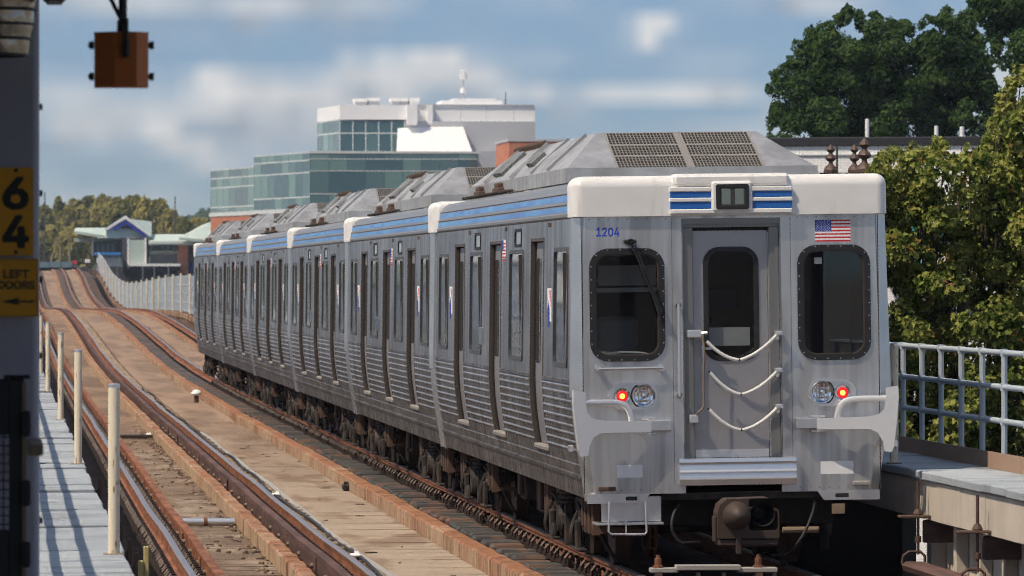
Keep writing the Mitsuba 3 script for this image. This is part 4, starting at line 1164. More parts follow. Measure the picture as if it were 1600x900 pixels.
    # lamps
    for (rx, rz), (cx, cz), (bx, bz), nm_ in (((U(969), V(620, 969)), (U(1003), V(619, 1003)), hl, 'l'), ((U(1318), V(615, 1318)), (U(1285), V(614, 1285)), hr, 'r')):
        q = thing(k + '__headlight')
        sgn = 1 if cx > rx else -1
        oval = Polygon([(rx, rz), (cx, cz), (cx + 1e-4, cz + 1e-4)]).buffer(.095, quad_segs=8)
        oval2 = Polygon([(rx, rz), (cx, cz), (cx + 1e-4, cz + 1e-4)]).buffer(.108, quad_segs=8)
        put(q, prism(oval2.buffer(.012).difference(oval), -.022, 0), 'steel')
        part(q, 'backing', prism(oval, -.004, -.001), 'steel')
        part(q, 'lamp_ring', lathe([(.084, 0), (.100, 0), (.104, -.02), (.098, -.032), (.088, -.030), (.084, -.02), (.084, 0)], (cx, 0, cz), 'y', 28), 'chrome', 40)
        part(q, 'shadow_ring', lathe([(.104, -.002), (.116, -.002), (.116, -.0045), (.104, -.0045)], (cx, 0, cz), 'y', 28), 'black')
        part(q, 'reflector', lathe([(.082, -.028), (.065, -.018), (.035, -.010), (0.0, -.008)], (cx, 0, cz), 'y', 24), 'chrome', True)
        part(q, 'lens_ribs', cat([b2(cx + u - .0025, cx + u + .0025, -.034, -.024, cz - .06, cz + .06) for u in (-.045, -.015, .02, .05)] + [b2(cx - .06, cx + .06, -.036, -.026, cz + u - .003, cz + u + .003) for u in (-.04, .03)] + [lathe([(.028, -.022), (.02, -.045), (0, -.05)], (cx, 0, cz), 'y', 10)]), 'chrome')
        lamp = lathe([(.050, -.004), (.050, -.014), (.034, -.019), (0, -.021)], (rx, 0, rz), 'y', 20)
        lamp = (lamp[0], lamp[1][:, ::-1])
        kk = part(q, 'tail_lamp', lamp, 'red_lens', True, label='lit red tail lamp')
        fil = lathe([(.027, -.016), (.021, -.0245), (0, -.026)], (rx, 0, rz), 'y', 12)
        kk = part(q, 'tail_filament', (fil[0], fil[1][:, ::-1]), 'red_lens')
        scene[kk]['emitter'] = {'type': 'area', 'radiance': {'type': 'rgb', 'value': [2.6, .60, .09]}}
        scene[q + '__tail_lamp']['emitter'] = {'type': 'area', 'radiance': {'type': 'rgb', 'value': [.30, .005, .004]}}
        part(q, 'tail_ring', lathe([(.052, 0), (.072, 0), (.074, -.012), (.066, -.024), (.053, -.020)], (rx, 0, rz), 'y', 24), 'chrome', 40)
    # hand holds
    gb = thing(k + '__grab_bar')
    put(gb, cat(tube([[U(930), -.075, V(577, 930)], [U(1033), -.075, V(575, 1033)]], .013, 8), *[tube([[U(p), -.075, V(576, p)], [U(p), 0, V(576, p)]], .026, 10) for p in (931, 1031)]), 'bright_steel', 40)
    gb = thing(k + '__grab_bar')
    put(gb, cat(tube([[U(1058), -.085, V(620, 1058)], [U(1058), -.085, V(474, 1058)]], .014, 8), *[lathe([(.026, -.10), (.026, -.06), (.018, -.05), (.018, 0)], (U(1058), 0, V(p, 1058)), 'y', 8) for p in (618, 477)]), 'bright_steel', 40)
    gb = thing(k + '__grab_bar')
    put(gb, cat(tube([[U(946), -.05, V(785, 946)], [U(944), -.07, V(832, 945)], [U(948), -.07, V(836, 947)], [U(1001), -.07, V(836, 1001)], [U(1004), -.07, V(832, 1004)], [U(1003), -.05, V(785, 1003)]], .011, 6), b2(U(972) - .006, U(972) + .006, -.04, -.02, V(836), V(812))), 'bright_steel', 40)
    ft = thing(k + '__foot_step')
    put(ft, cat(b2(U(925), U(1032), -.02, .35, V(820), V(816), .004), b2(U(935), U(1030), .05, .09, V(815), V(775), .006)), 'steel')
    # safety chains in white hose
    for (pl, pm, pr_) in (((1098, 532), (1153, 563), (1217, 521)), ((1103, 581), (1155, 617), (1216, 579)), ((1101, 639), (1155, 673), (1216, 636))):
        c = thing(k + '__safety_chain')
        a, m, b = [np.array([U(q[0]), -.10, V(q[1], q[0])]) for q in (pl, pm, pr_)]
        def half(p, q, sag):
            t = np.linspace(0, 1, 10)[:, None]
            return p + (q - p) * t - np.array([0, 0, 1.0]) * sag * (4 * t * (1 - t))
        put(c, cat(tube(half(a + [.02, 0, -.01], m - [.008, 0, 0], .034), .0155, 8), tube(half(m + [.008, 0, 0], b + [-.02, 0, -.01], .034), .0155, 8)), 'hose_white', 40)
        part(c, 'link', cat(box(m, (.016, .02, .018), .004), tube([a, a + [.03, 0, -.015]], .008, 6)), 'grimy')
        part(c, 'hook', cat(b2(b[0] - .035, b[0] + .03, -.12, 0, b[2] - .018, b[2] + .02, .008), b2(b[0] - .02, b[0] + .005, -.06, 0, b[2] - .06, b[2] - .018, .005), lathe([(.016, -.13), (.016, -.10)], (b[0] + .012, 0, b[2]), 'y', 8)), 'bright_steel')
    cr = thing(k + '__chain_rod')
    put(cr, tube(smooth_path([[U(1094), -.09, V(524)], [U(1098), -.09, V(540)], [U(1096), -.09, V(600)], [U(1096), -.09, V(638)], [U(1087), -.09, V(643)], [U(1084), -.07, V(655)]], 16), .010, 6), 'tan_iron', True)
    part(cr, 'clamp', cat(b2(U(1072), U(1094), -.10, .0, V(527), V(515), .008), b2(U(1074), U(1088), -.09, .0, V(661), V(648), .008), tube([[U(1078), -.06, V(521)], [U(1103), -.1, V(520)]], .014, 6)), 'bright_steel')
    # folding barrier gates at the corners
    arm = P([(1275, 655), (1352, 652), (1372, 648), (1381, 640), (1384, 622), (1384, 606), (1403, 603), (1404, 620), (1401, 655), (1396, 697), (1392, 707), (1381, 706), (1378, 690), (1371, 677), (1359, 671), (1275, 672)])
    bar_ = tube(smooth_path([[U(1386), -.11, V(623, 1386)], [U(1340), -.11, V(624, 1340)], [U(1322), -.11, V(627, 1322)], [U(1310), -.11, V(639, 1310)], [U(1307), -.11, V(655, 1307)]], 18), .027, 8)
    def gate(mir, lab):
        f = (lambda m: mirror(m)) if mir else (lambda m: m)
        q = thing(k + '__barrier_gate'); labels[q] = {'label': lab}
        hx, hy, ca, sa = U(1277), -.10, math.cos(math.radians(14)), math.sin(math.radians(14))
        g0 = f
        def f(m):      # swung a little way out on its hinge
            v = np.array(m[0]); X, Y = v[:, 0] - hx, v[:, 1] - hy
            v[:, 0], v[:, 1] = hx + X * ca + Y * sa, hy - X * sa + Y * ca
            return g0((v, m[1]))
        am = prism(arm.buffer(-.004).buffer(.004), -.13, -.085)
        put(q, f(am), 'gate_metal')
        part(q, 'upper_bar', f((bar_[0] * [1, .6, 1] + [0, -.044, 0], bar_[1])), 'gate_metal', 40)
        part(q, 'block', g0(b2(U(1241), U(1275), -.12, 0, V(671, 1258), V(654, 1258), .006)), 'steel')
        part(q, 'hinge', g0(cat(lathe([(.016, -.075), (.016, .065)], (U(1277), -.10, V(663, 1277)), 'z', 8), b2(U(1266), U(1288), -.10, -.02, V(653, 1277), V(650, 1277), .003), b2(U(1266), U(1290), -.10, -.02, V(676, 1277), V(673, 1277), .003))), 'bright_steel')
        part(q, 'bracket', g0(b2(U(1396), U(1402), -.1, .1, V(700, 1400), V(690, 1400), .004)), 'bright_steel')
    gate(False, 'bright polished gate arm at the right corner')
    gate(True, 'grey gate arm at the left corner, in softer light')
    for a, b, c, d in ((960, 1000, 748, 728), (1282, 1334, 743, 723)):
        part(k, 'sticker', b2(U(a), U(b), -.004, 0, V(c, a), V(d, a)), 'panel_white')
    for a, c in ((942, 765), (1345, 757)):
        part(k, 'small_step', cat(b2(U(a) - .07, U(a) + .08, -.06, 0, V(c + 3, a), V(c - 3, a), .004)), 'edge_strip' if a > 1000 else 'under_brown')
    # coupler
    cp = thing(k + '__coupler')
    body = P([(1108, 838), (1108, 800), (1112, 788), (1122, 780), (1185, 778), (1197, 786), (1201, 800), (1201, 838)]).buffer(.01)
    hole = (U(1178), V(803)); cone = (U(1136), V(804))
    put(cp, prism(body.difference(sbox(hole[0] - .10, hole[1] - .11, hole[0] + .10, hole[1] + .11).buffer(.03)), -.52, -.20), 'coupler_iron')
    part(cp, 'cone', lathe([(.125, -.52), (.118, -.60), (.085, -.68), (.04, -.715), (0, -.72)], (cone[0], 0, cone[1]), 'y', 18), 'coupler_iron', True)
    part(cp, 'funnel', lathe([(.105, -.51), (.08, -.3), (.05, -.22), (0, -.22)], (hole[0], 0, hole[1]), 'y', 16), 'black')
    part(cp, 'contact_box', cat(b2(U(1107), U(1202), -.50, -.25, V(853), V(839), .02), b2(U(1107) - .03, U(1107), -.45, -.3, V(846), V(805), .01), b2(U(1137) - .015, U(1137) + .03, -.54, -.5, V(864), V(834), .004)), 'coupler_iron')
    part(cp, 'shank', b2(U(1135), U(1175), -.2, 1.2, V(830), V(795), .03), 'grimy')
    part(cp, 'hose', cat(tube(smooth_path([[U(1275), .1, V(785)], [U(1262), -.1, V(815)], [U(1245), -.15, V(845)], [U(1225), -.1, V(868)], [U(1205), .1, V(872)]], 18), .014, 8), tube(smooth_path([[U(1060), .1, V(790)], [U(1045), .0, V(825)], [U(1062), .0, V(850)], [U(1090), .1, V(850)]], 16), .016, 8)), 'black', True)
    part(k, 'air_pipe', cat(lathe([(.0, U(1220)), (.028, U(1220)), (.028, U(1278)), (0, U(1278))], (0, -.0, V(832)), 'x', 8), b2(U(1300), U(1320), .0, .06, V(808), V(792), .004)), 'tan_iron')
    part(k, 'pilot_beam', b2(-1.0, 1.0, .75, .85, .42, .70, .01), 'black')

mat('step_metal', (0.24, 0.22, 0.20), 0.6, 0.3)
mat('coupler_iron', (0.060, 0.042, 0.034), 0.6, 0.3)
mat('portal_steel', (0.24, 0.235, 0.23), 0.45, 0.7)
mat('end_door_steel', (0.40, 0.385, 0.395), 0.45, 0.75)
mat('gate_metal', (0.80, 0.80, 0.80), 0.42, 0.55)
XC, YF = 6.45, 50.5
def car_tw(i):
    ym = YF + PITCHC * i
    z0, z1 = h(ym + 3), h(ym + 13)
    slope = math.degrees(math.atan((z1 - z0) / 10))
    return T().translate([XC, ym, z0 - 3 * (z1 - z0) / 10]).rotate([1, 0, 0], slope).rotate([0, 1, 0], -0.75)
car0 = build_car('nearest silver subway car, number 1204, flag and red tail lamps on its end')
common_keys = list(scene.keys())
ords = ['second', 'third', 'fourth', 'fifth', 'sixth']
lab = ['second silver subway car, just behind the one with the flag on its end', 'third silver subway car counted from the flag end', 'fourth silver subway car counted from the flag end, below the glass building',
       'fifth silver subway car, last but one of the train', 'last silver subway car, farthest of the train by the pale railing']
for i in range(1, 6):
    copy_thing(car0, car_tw(i), lab[i - 1], labels[car0]['group'], skip=('far_side', '__end_cap_x'))
build_front(car0)
tw0 = car_tw(0)
for k in scene:
    if k.startswith('subway_car__'): scene[k]['to_world'] = tw0
# plain closed ends for the cars behind
for i in range(1, 6):
    kk = f'subway_car_{i:03d}'
    used.add(kk)
    scene[kk + '__front_panel'] = mikit.ply(prism(Polygon([(-(hw(z) - .078), z) for z in np.linspace(.74, 3.19, 10)] + [(hw(z) - .078, z) for z in np.linspace(3.19, .74, 10)]), 0, .045), 'mat_steel', to_world=car_tw(i))
# ---------------------------------------------------------------- platform end, column, signs, gate, hanging box
pf = thing('platform', kind='structure')
put(pf, cat(b2(-4.0, .98, -60, 29.0, .75, 1.07, .02), b2(-4.0, .8, -60, 29.0, -1.2, .749)), 'concrete')
cn = thing('platform_canopy', 'dark platform canopy above the column at the left edge of the view', 'canopy')
part(cn, 'roof', b2(-12.0, 1.4, -60, 26.5, 4.35, 4.50), 'roof_dark')
part(cn, 'back_wall', b2(-4.2, -4.0, -60, 19, .75, 4.348), 'station_dark')
part(cn, 'end_wall', b2(-3.99, .6, -32, -31.7, 1.071, 4.10), 'station_dark')
part(cn, 'beam', cat(b2(-.12, .12, -14, 25.4, 4.12, 4.348), b2(1.28, 1.4, -14, 25.5, 4.05, 4.349), b2(-5.9, 1.27, 21.9, 22.1, 4.14, 4.34)), 'dark_iron')
part(cn, 'bracket', b2(.155, .245, 21.5, 21.9, 3.66, 3.74, .02), 'dark_iron')
pr_ = thing('right_platform', kind='structure')
put(pr_, b2(8.0, 13.0, -70, 12, .75, 1.07), 'concrete')
cr_ = thing('platform_wall', 'dark back wall of the opposite platform, behind the camera', 'wall')
part(cr_, 'back_wall', b2(13.0, 13.2, -70, 9, .75, 3.5), 'station_dark')
part(cr_, 'end_wall', b2(8.6, 12.99, -58, -57.7, 1.071, 3.4), 'station_dark')
for y in np.arange(-66, 8, 9.0):
    part(cr_, 'column', b2(10.2, 10.45, y, y + .25, 1.071, 3.6), 'station_dark')
cl = thing('platform_column', 'white painted platform column in shade at the left edge, carrying yellow signs', 'column')
YC = 22.2
sh = sbox(-.16, -.16, .147, .16).buffer(-.03).buffer(.03, quad_segs=6)
m = trimesh.creation.extrude_polygon(sh, 3.3, engine='earcut'); v = np.asarray(m.vertices)
put(cl, (np.stack([v[:, 0] - .002, v[:, 1] + YC, v[:, 2] + 1.07], 1), np.asarray(m.faces)), 'column_paint', 35)
part(cl, 'bolt', cat([lathe([(.014, -.0), (.014, .01), (0, .012)], (.146, YC - .12, z), 'x', 6) for z in (2.33, 2.62, 2.95, 3.28, 1.7)]), 'dark_iron')
zz = np.linspace(3.462, 4.10, 22)
wr_ = thing('metal_pipe_wrap', 'crinkled shiny metal wrap with dark bands around the top of the column', 'pipe wrap')
put(wr_, lathe([(np.interp(z, [3.462, 3.6, 3.8, 4.1], [.115, .140, .158, .172]) + .003 * math.sin(i * 1.9), z) for i, z in enumerate(zz)], (-.018, YC - .35, 0), 'z', 26), 'wrap_metal', True)
part(wr_, 'band', cat([lathe([(r_0, -.006), (r_0 + .008, -.005), (r_0 + .008, .005), (r_0, .006)], (-.018, YC - .35, z), 'z', 26) for z, r_0 in ((3.468, .113), (3.53, .127), (3.585, .137), (3.64, .145), (3.70, .151), (3.77, .156))]), 'dark_iron')

ys_ = YC - .20
def sx(px): return at(px, 450, ys_)[0]
def sz(py): return at(30, py, ys_)[2]
sg = thing('number_sign', 'yellow sign with black figures 6 and 4 on the shaded column', 'sign')
put(sg, prism(rrect(sx(-8), sx(52), sz(399), sz(262), .006), ys_ - .006, ys_), 'yellow_sign')
for ch, py in (('6', 328), ('4', 388)):
    part(sg, 'figure', heavy_sign(ch, sx(3.5), sx(45.5), sz(py), sz(py - 52), ys_ - .0065, .0035), 'sign_black')
[part(sg, 'screw', lathe([(.008, -.010), (0, -.012)], (sx(25), ys_, sz(p)), 'y', 8), 'dark_iron') for p in (266, 394)]
s2 = thing('door_sign', 'yellow sign reading LEFT DOORS with an arrow, below the 64 sign', 'sign')
put(s2, prism(rrect(sx(-12), sx(60), sz(495), sz(404), .006), ys_ - .008, ys_), 'yellow_sign')
part(s2, 'border', prism(rrect(sx(-11), sx(59), sz(494), sz(405), .005).difference(rrect(sx(-10), sx(58), sz(493), sz(406), .004)), ys_ - .0095, ys_ - .0083), 'sign_black')
for w_, py, x0, x1 in (('LEFT', 435, 5, 45.5), ('DOORS', 452, -3, 54.5)):
    part(s2, 'lettering', heavy_sign(w_, sx(x0), sx(x1), sz(py), sz(py - 13.5), ys_ - .0085, .0012), 'sign_black')
ar = Polygon([(sx(0), sz(471)), (sx(31), sz(465)), (sx(28), sz(469.4)), (sx(54), sz(469.4)), (sx(54), sz(472.6)), (sx(28), sz(472.6)), (sx(31), sz(477))])
part(s2, 'arrow', prism(ar, ys_ - .0105, ys_ - .0085), 'sign_black')

yg = 21.2
def gx(px): return at(px, 450, yg)[0]
def gz(py): return at(30, py, yg)[2]
gt = thing('platform_gate', 'dark iron gate with wire mesh hinged to the column at the lower left', 'gate')
put(gt, cat(b2(gx(14), gx(38), yg, yg + .04, 1.07, gz(592), .004), b2(-.75, gx(14), yg, yg + .04, gz(680), gz(592), .004), b2(-.75, gx(14), yg, yg + .04, 1.2, gz(828), .004), b2(-.75, -.70, yg, yg + .04, 1.2, gz(600))), 'dark_iron')
part(gt, 'edge_bar', b2(gx(34), gx(42), yg - .012, yg - .002, 1.1, gz(598), .003), 'tan_iron')
part(gt, 'top_cap', b2(gx(5), gx(48), yg - .02, yg + .06, gz(592) + .001, gz(586), .008), 'dark_iron')
part(gt, 'mesh', cat([b2(-.70, gx(14), yg + .01, yg + .014, z - .003, z + .003) for z in np.arange(gz(828) + .02, gz(680), .032)] + [b2(x - .003, x + .003, yg + .015, yg + .019, gz(828), gz(680)) for x in np.arange(gx(14) - .02, -.70, -.028)]), 'dark_iron')
for p in (662, 770, 866):
    part(gt, 'hinge', cat(b2(gx(34), gx(48), yg - .03, yg - .012, gz(p + 20), gz(p - 20), .006), b2(gx(39), gx(47), yg - .036, yg - .031, gz(p + 12), gz(p - 12))), 'dark_iron')
part(gt, 'latch', b2(gx(45), gx(68), yg - .02, yg + .9, gz(712), gz(695), .006), 'tan_iron')

yb = 20.0
def ox(px): return at(px, 100, yb)[0]
def oz(py): return at(190, py, yb)[2]
ob = thing('orange_box', 'orange brown faceted metal box hanging from a dark conduit', 'hanging box')
pts = [(ox(148), 0), (ox(179), -.05), (ox(213), -.05), (ox(232), 0), (ox(232), .12), (ox(148), .12)]
m = trimesh.creation.extrude_polygon(Polygon(pts), oz(51) - oz(136), engine='earcut'); v = np.asarray(m.vertices)
put(ob, (np.stack([v[:, 0], v[:, 1] + yb, v[:, 2] + oz(136)], 1), np.asarray(m.faces)), 'orange_box')
part(ob, 'rim', (np.stack([(v[:, 0] - ox(190)) * 1.02 + ox(190), v[:, 1] * 1.04 + yb, v[:, 2] * .02 + oz(51) - .002], 1), np.asarray(m.faces)), 'orange_box')
for px, py in ((142, 70), (142, 119), (236, 70), (236, 119)):
    part(ob, 'bolt', cat(b2(ox(px - 4), ox(px + 4), yb + .03, yb + .05, oz(py + 4), oz(py - 4), .002), b2(ox(px - 2), ox(px + 5), yb + .025, yb + .055, oz(py + 6), oz(py - 6), .002)), 'dark_iron')
cd = thing('hanging_conduit', 'dark metal conduit holding the orange box from above', 'conduit')
put(cd, cat(tube([[ox(192), yb + .02, 4.2], [ox(192), yb + .02, oz(50)]], .0155, 10), tube([[ox(196.5), yb - .065, oz(30)], [ox(196.5), yb - .068, oz(85)]], .0085, 8), tube(smooth_path([[ox(160), yb, oz(-30)], [ox(176), yb - .02, oz(5)], [ox(188), yb - .05, oz(30)], [ox(196), yb - .065, oz(45)]], 12), .0075, 8)), 'dark_iron', 40)
part(cd, 'collar', cat(lathe([(.017, oz(62)), (.020, oz(60)), (.020, oz(32)), (.016, oz(31))], (ox(192), yb + .02, 0), 'z', 12), lathe([(.010, oz(91)), (.0125, oz(88)), (.0125, oz(66)), (.009, oz(64))], (ox(196.5), yb - .067, 0), 'z', 10)), 'dark_iron', 40)

# ---------------------------------------------------------------- iron masts with finials behind the train's roof corner
def mast(px, Y, s, label):
    p = at(px, 270, Y)
    k = thing('finial_mast', label, 'iron post')
    c = (p[0], Y, 0)
    z0, z1 = p[2], at(px, 215 if s > 1.05 else 225, Y)[2]
    H = z1 - z0
    part(k, 'pole', lathe([(.13 * s, .93), (.13 * s, 1.1), (.10 * s, 1.15), (.10 * s, z0 - .02), (.15 * s, z0)], c, 'z', 12), 'iron_mast', 30)
    pr = [(.155, 0), (.155, .10), (.12, .20), (.05, .30), (.045, .38), (.085, .42), (.12, .50), (.085, .60), (.045, .65), (.04, .70), (.075, .74), (.10, .80), (.07, .88), (.03, .96), (0, 1.0)]
    part(k, 'finial', lathe([(r * .52 * s, z0 + t * H) for r, t in pr], c, 'z', 8), 'iron_mast')
mast(1298, 64.0, 1.0, 'rusty iron finial standing apart, left of the pair behind the train roof')
mast(1335, 64.5, .95, 'rusty iron finial in the middle, smaller one of the close pair')
mast(1350.5, 61.0, 1.2, 'tallest rusty iron finial, beside the yellow green tree')

# ---------------------------------------------------------------- white brick building at right
wb = thing('white_brick_building', 'long white brick building with black parapet behind the yellow green tree', 'building')
YW = 150.0
x0, x1 = at(1190, 300, YW)[0], at(1760, 300, YW)[0]
zt = at(1400, 228, YW)[2]; zp = at(1400, 214, YW)[2]
part(wb, 'wall', cat(b2(x0, x1, YW, YW + .3, -7.2, zt), b2(x0, x0 + .3, YW + .301, YW + 22, -7.2, zt)), 'brick_white')
part(wb, 'roof', b2(x0 + .3, x1, YW + .3, YW + 22, zt - .5, zt - .2), 'roof_dark')
part(wb, 'parapet', cat(b2(x0 - .08, x1, YW - .09, YW + .42, zt + .002, zp, .02), b2(x0 - .08, x0 + .4, YW + .421, YW + 22, zt + .002, zp, .02)), 'parapet_black')
part(wb, 'ledge', b2(x0 - .03, x1, YW - .05, YW - .002, at(1400, 243.5, YW)[2], at(1400, 241, YW)[2]), 'panel_grey')
part(wb, 'red_band', b2(at(1388, 440, YW)[0], at(1500, 440, YW)[0], YW - .5, YW - .003, at(1400, 446, YW)[2], at(1400, 431, YW)[2]), 'mural_red')
for i, (a, b, c, d) in enumerate(((1396, 1420, 345, 330), (1425, 1436, 372, 352), (1462, 1500, 380, 350), (1410, 1445, 430, 408), (1482, 1500, 405, 392), (1440, 1462, 342, 334))):
    part(wb, 'teal_panel', b2(at(a, c, YW)[0], at(b, c, YW)[0], YW - .06, YW - .003, at(a, c, YW)[2], at(a, d, YW)[2]), 'mural_teal')
for i, (px, t, w_) in enumerate(((1355, 186, 3.2), (1463, 197, 3.2), (1503, 198, 3.6), (1599, 204, 3.4))):
    p = at(px, 213, YW + 4)
    k = thing('roof_vent_pipe', f'white vent pipe on the white brick building roof, {nm[i]} from the left' if i else 'tall white vent pipe on the white brick building roof, leftmost', 'vent pipe')
    r = w_ * (YW + 4) / F
    put(k, lathe([(r, p[2] - .8), (r, at(px, t, YW + 4)[2]), (0, at(px, t, YW + 4)[2] + .01)], (p[0], YW + 4, 0), 'z', 12), 'white_paint', 40)
def turn(keys, c, deg):
    for k_ in [q for q in scene if any(q == k or q.startswith(k + '__') for k in keys)]:
        scene[k_]['to_world'] = T().translate([c[0], c[1], 0]).rotate([0, 0, 1], deg).translate([-c[0], -c[1], 0])
wf = thing('wire_fence', 'thin dark wire mesh fence in front of the white brick wall', 'fence')
Yf = 148.0
fz0, fz1 = at(1400, 262, Yf)[2], at(1400, 224, Yf)[2]
fx0, fx1 = at(1205, 250, Yf)[0], at(1640, 250, Yf)[0]
part(wf, 'vertical_wires', cat([b2(x - .0016, x + .0016, Yf, Yf + .0032, fz0, fz1) for x in np.arange(fx0, fx1, .10)]), 'dark_iron', kind='stuff')
part(wf, 'rail', cat([b2(fx0, fx1, Yf + .01, Yf + .03, z - .008, z + .008) for z in (fz1, (fz0 + fz1) / 2)]), 'dark_iron')
for x in np.arange(fx0, fx1, 2.4):
    part(wf, 'post', b2(x - .025, x + .025, Yf + .031, Yf + .07, -7.2, fz1 + .02), 'dark_iron')

turn([wb, wf], (at(1400, 300, YW)[0], YW), -20)

# ---------------------------------------------------------------- foliage
LOBED = np.array([[0, 0], [.30, .05], [.22, .24], [.50, .42], [.24, .52], [.16, .72], [0, 1.0], [-.16, .72], [-.24, .52], [-.50, .42], [-.22, .24], [-.30, .05]])
SIMPLE = np.array([[0, 0], [.34, .42], [0, 1.0], [-.34, .42]])
def leaf_mesh(C, N, size, rng, shape=SIMPLE, fold=.25):
    """One small folded leaf at each centre C, its face towards N (jittered)."""
    n = len(C)
    N = N + rng.normal(0, .55, (n, 3)); N /= np.linalg.norm(N, axis=1, keepdims=True)
    t = rng.normal(0, 1, (n, 3)) + [0, 0, -.9]
    t -= N * (t * N).sum(1, keepdims=True); t /= np.linalg.norm(t, axis=1, keepdims=True)
    b = np.cross(N, t)
    s = size * rng.uniform(.6, 1.25, n)
    k = len(shape)
    ctr = np.array([[0, .45]])
    sh = np.vstack([shape, ctr])
    lift = np.abs(sh[:, 0]) * fold - .12 * (sh[:, 1] - .4) ** 2
    v = C[:, None] + s[:, None, None] * (sh[None, :, :1] * b[:, None] + (sh[None, :, 1:] - .45) * t[:, None] + lift[None, :, None] * N[:, None])
    f1 = np.array([[k, i, (i + 1) % k] for i in range(k)]) if k > 4 else np.array([[0, 1, 2], [0, 2, 3]])
    if k <= 4: v = v[:, :k]; 
    kk = v.shape[1]
    f = (f1[None] + (np.arange(n) * kk)[:, None, None]).reshape(-1, 3)
    return (v.reshape(-1, 3), f)

def crown_points(n, lobes, rng, inner=.35):
    """Points through the outer volume of ellipsoid lobes [(centre, radii)], and outward normals."""
    w = np.array([r[0] * r[2] for _, r in lobes], float); w /= w.sum()
    idx = rng.choice(len(lobes), n, p=w)
    c = np.array([l[0] for l in lobes], float)[idx]; r = np.array([l[1] for l in lobes], float)[idx]
    d = rng.normal(0, 1, (n, 3)); d /= np.linalg.norm(d, axis=1, keepdims=True)
    rad = rng.uniform(inner ** 3, 1.0, n) ** (1 / 3)
    lump = .72 + .55 * meshkit.noise(c * 1.7 + d * 2.6, 4)
    q = c + d * r * (rad * lump)[:, None]
    nn = d / r * r.mean(1, keepdims=True) + [-.40, -.35, .60]
    return q, nn / np.linalg.norm(nn, axis=1, keepdims=True)

def make_tree(name, label, catg, base, lobes, n, size, leafmat, seed, shape=SIMPLE, r0=.25, group=None, kind=None, limb=True):
    rng = np.random.default_rng(seed)
    k = thing(name, label, catg, group, kind)
    q, nn = crown_points(n, lobes, rng)
    top = np.mean([l[0] for l in lobes], axis=0)
    ms = [tube(smooth_path([base, [base[0] + .1, base[1], (base[2] + top[2]) / 2], top], 8), np.linspace(r0, r0 * .5, 8), 8)]
    if limb:
        for c, r in lobes:
            a = np.array(base) * .35 + top * .65
            ms.append(tube(smooth_path([a, (a + np.array(c)) / 2 + [0, 0, -.15 * r[2]], c], 6), np.linspace(r0 * .42, r0 * .08, 6), 5))
    part(k, 'trunk', cat(ms), 'bark', 40)
    part(k, 'crown', leaf_mesh(q, nn, size, rng, shape), leafmat)
    return k, rng

# the near tree on the right, leaves large enough to see one by one
def px_lobe(px, py, Y, rpx, rpy, ry): 
    p = at(px, py, Y); s = Y / F
    return (p, (rpx * s, ry, rpy * s))
rng = np.random.default_rng(5)
lob = []
def edge_top(px): return float(np.interp(px, [1250, 1368, 1385, 1420, 1450, 1475, 1500, 1530, 1555, 1575, 1600, 1640, 1720], [330, 262, 238, 236, 228, 236, 240, 245, 190, 135, 112, 90, 120]))
for gx_ in np.arange(1275, 1720, 31.0):
    t0_ = edge_top(gx_)
    for gy_ in np.arange(t0_ + 14, 800, 33.0):
        px, py = gx_ + rng.uniform(-14, 14), gy_ + rng.uniform(-14, 14)
        t = edge_top(px); r_px = rng.uniform(22, 36)
        if py - r_px < t: r_px = max(12, (py - t))
        lob.append(px_lobe(px, py, 61.2 + rng.uniform(-.9, .9), r_px, r_px * rng.uniform(.8, 1.25), rng.uniform(.16, .34)))
NL = len(lob)
for px in np.arange(1372, 1640, 9.0):       # sprays along the outline
    t = edge_top(px); lob.append(px_lobe(px + rng.uniform(-4, 4), t + rng.uniform(-4, 22), rng.uniform(60.4, 61.6), rng.uniform(6, 13), rng.uniform(12, 24), .12))
bt, rng2 = make_tree('plane_tree', 'sunlit yellow green tree with lobed leaves behind the right railing', 'tree', (at(1480, 900, 61.8)[0], 61.8, -7.2), lob, 84000, .068, 'leaf_yellow', 6, LOBED, .10, limb=False)
labels[bt + '__crown'] = {'kind': 'stuff'}
# the leaves that stand out, each its own piece
q, nn = crown_points(6000, lob[:NL], rng2, .95)
ok = [i for i in np.argsort(q[:, 1]) if 1380 < 800 + F * ((q[i] - CAM) @ rgt) / ((q[i] - CAM) @ fwd) < 1600][:190]
for i in ok:
    part(bt, 'leaf', leaf_mesh(q[i:i + 1] + [0, -.05, 0], nn[i:i + 1] + [[-.4, -.6, .5]], .092, rng2, LOBED), 'leaf_yellow')
tw_ = []
for i in range(34):
    x = rng2.uniform(1380, 1640); t = edge_top(x)
    a0, a1 = at(1480 + (x - 1480) * .6, 800, 61.9), at(x, t + rng2.uniform(5, 60), 61.3)
    tw_.append(tube(smooth_path([a0, (a0 + a1) / 2 + [rng2.uniform(-.2, .2), 0, 0], a1], 8), np.linspace(.028, .006, 8), 5))
part(bt, 'twigs', cat(tw_), 'bark', kind='stuff')

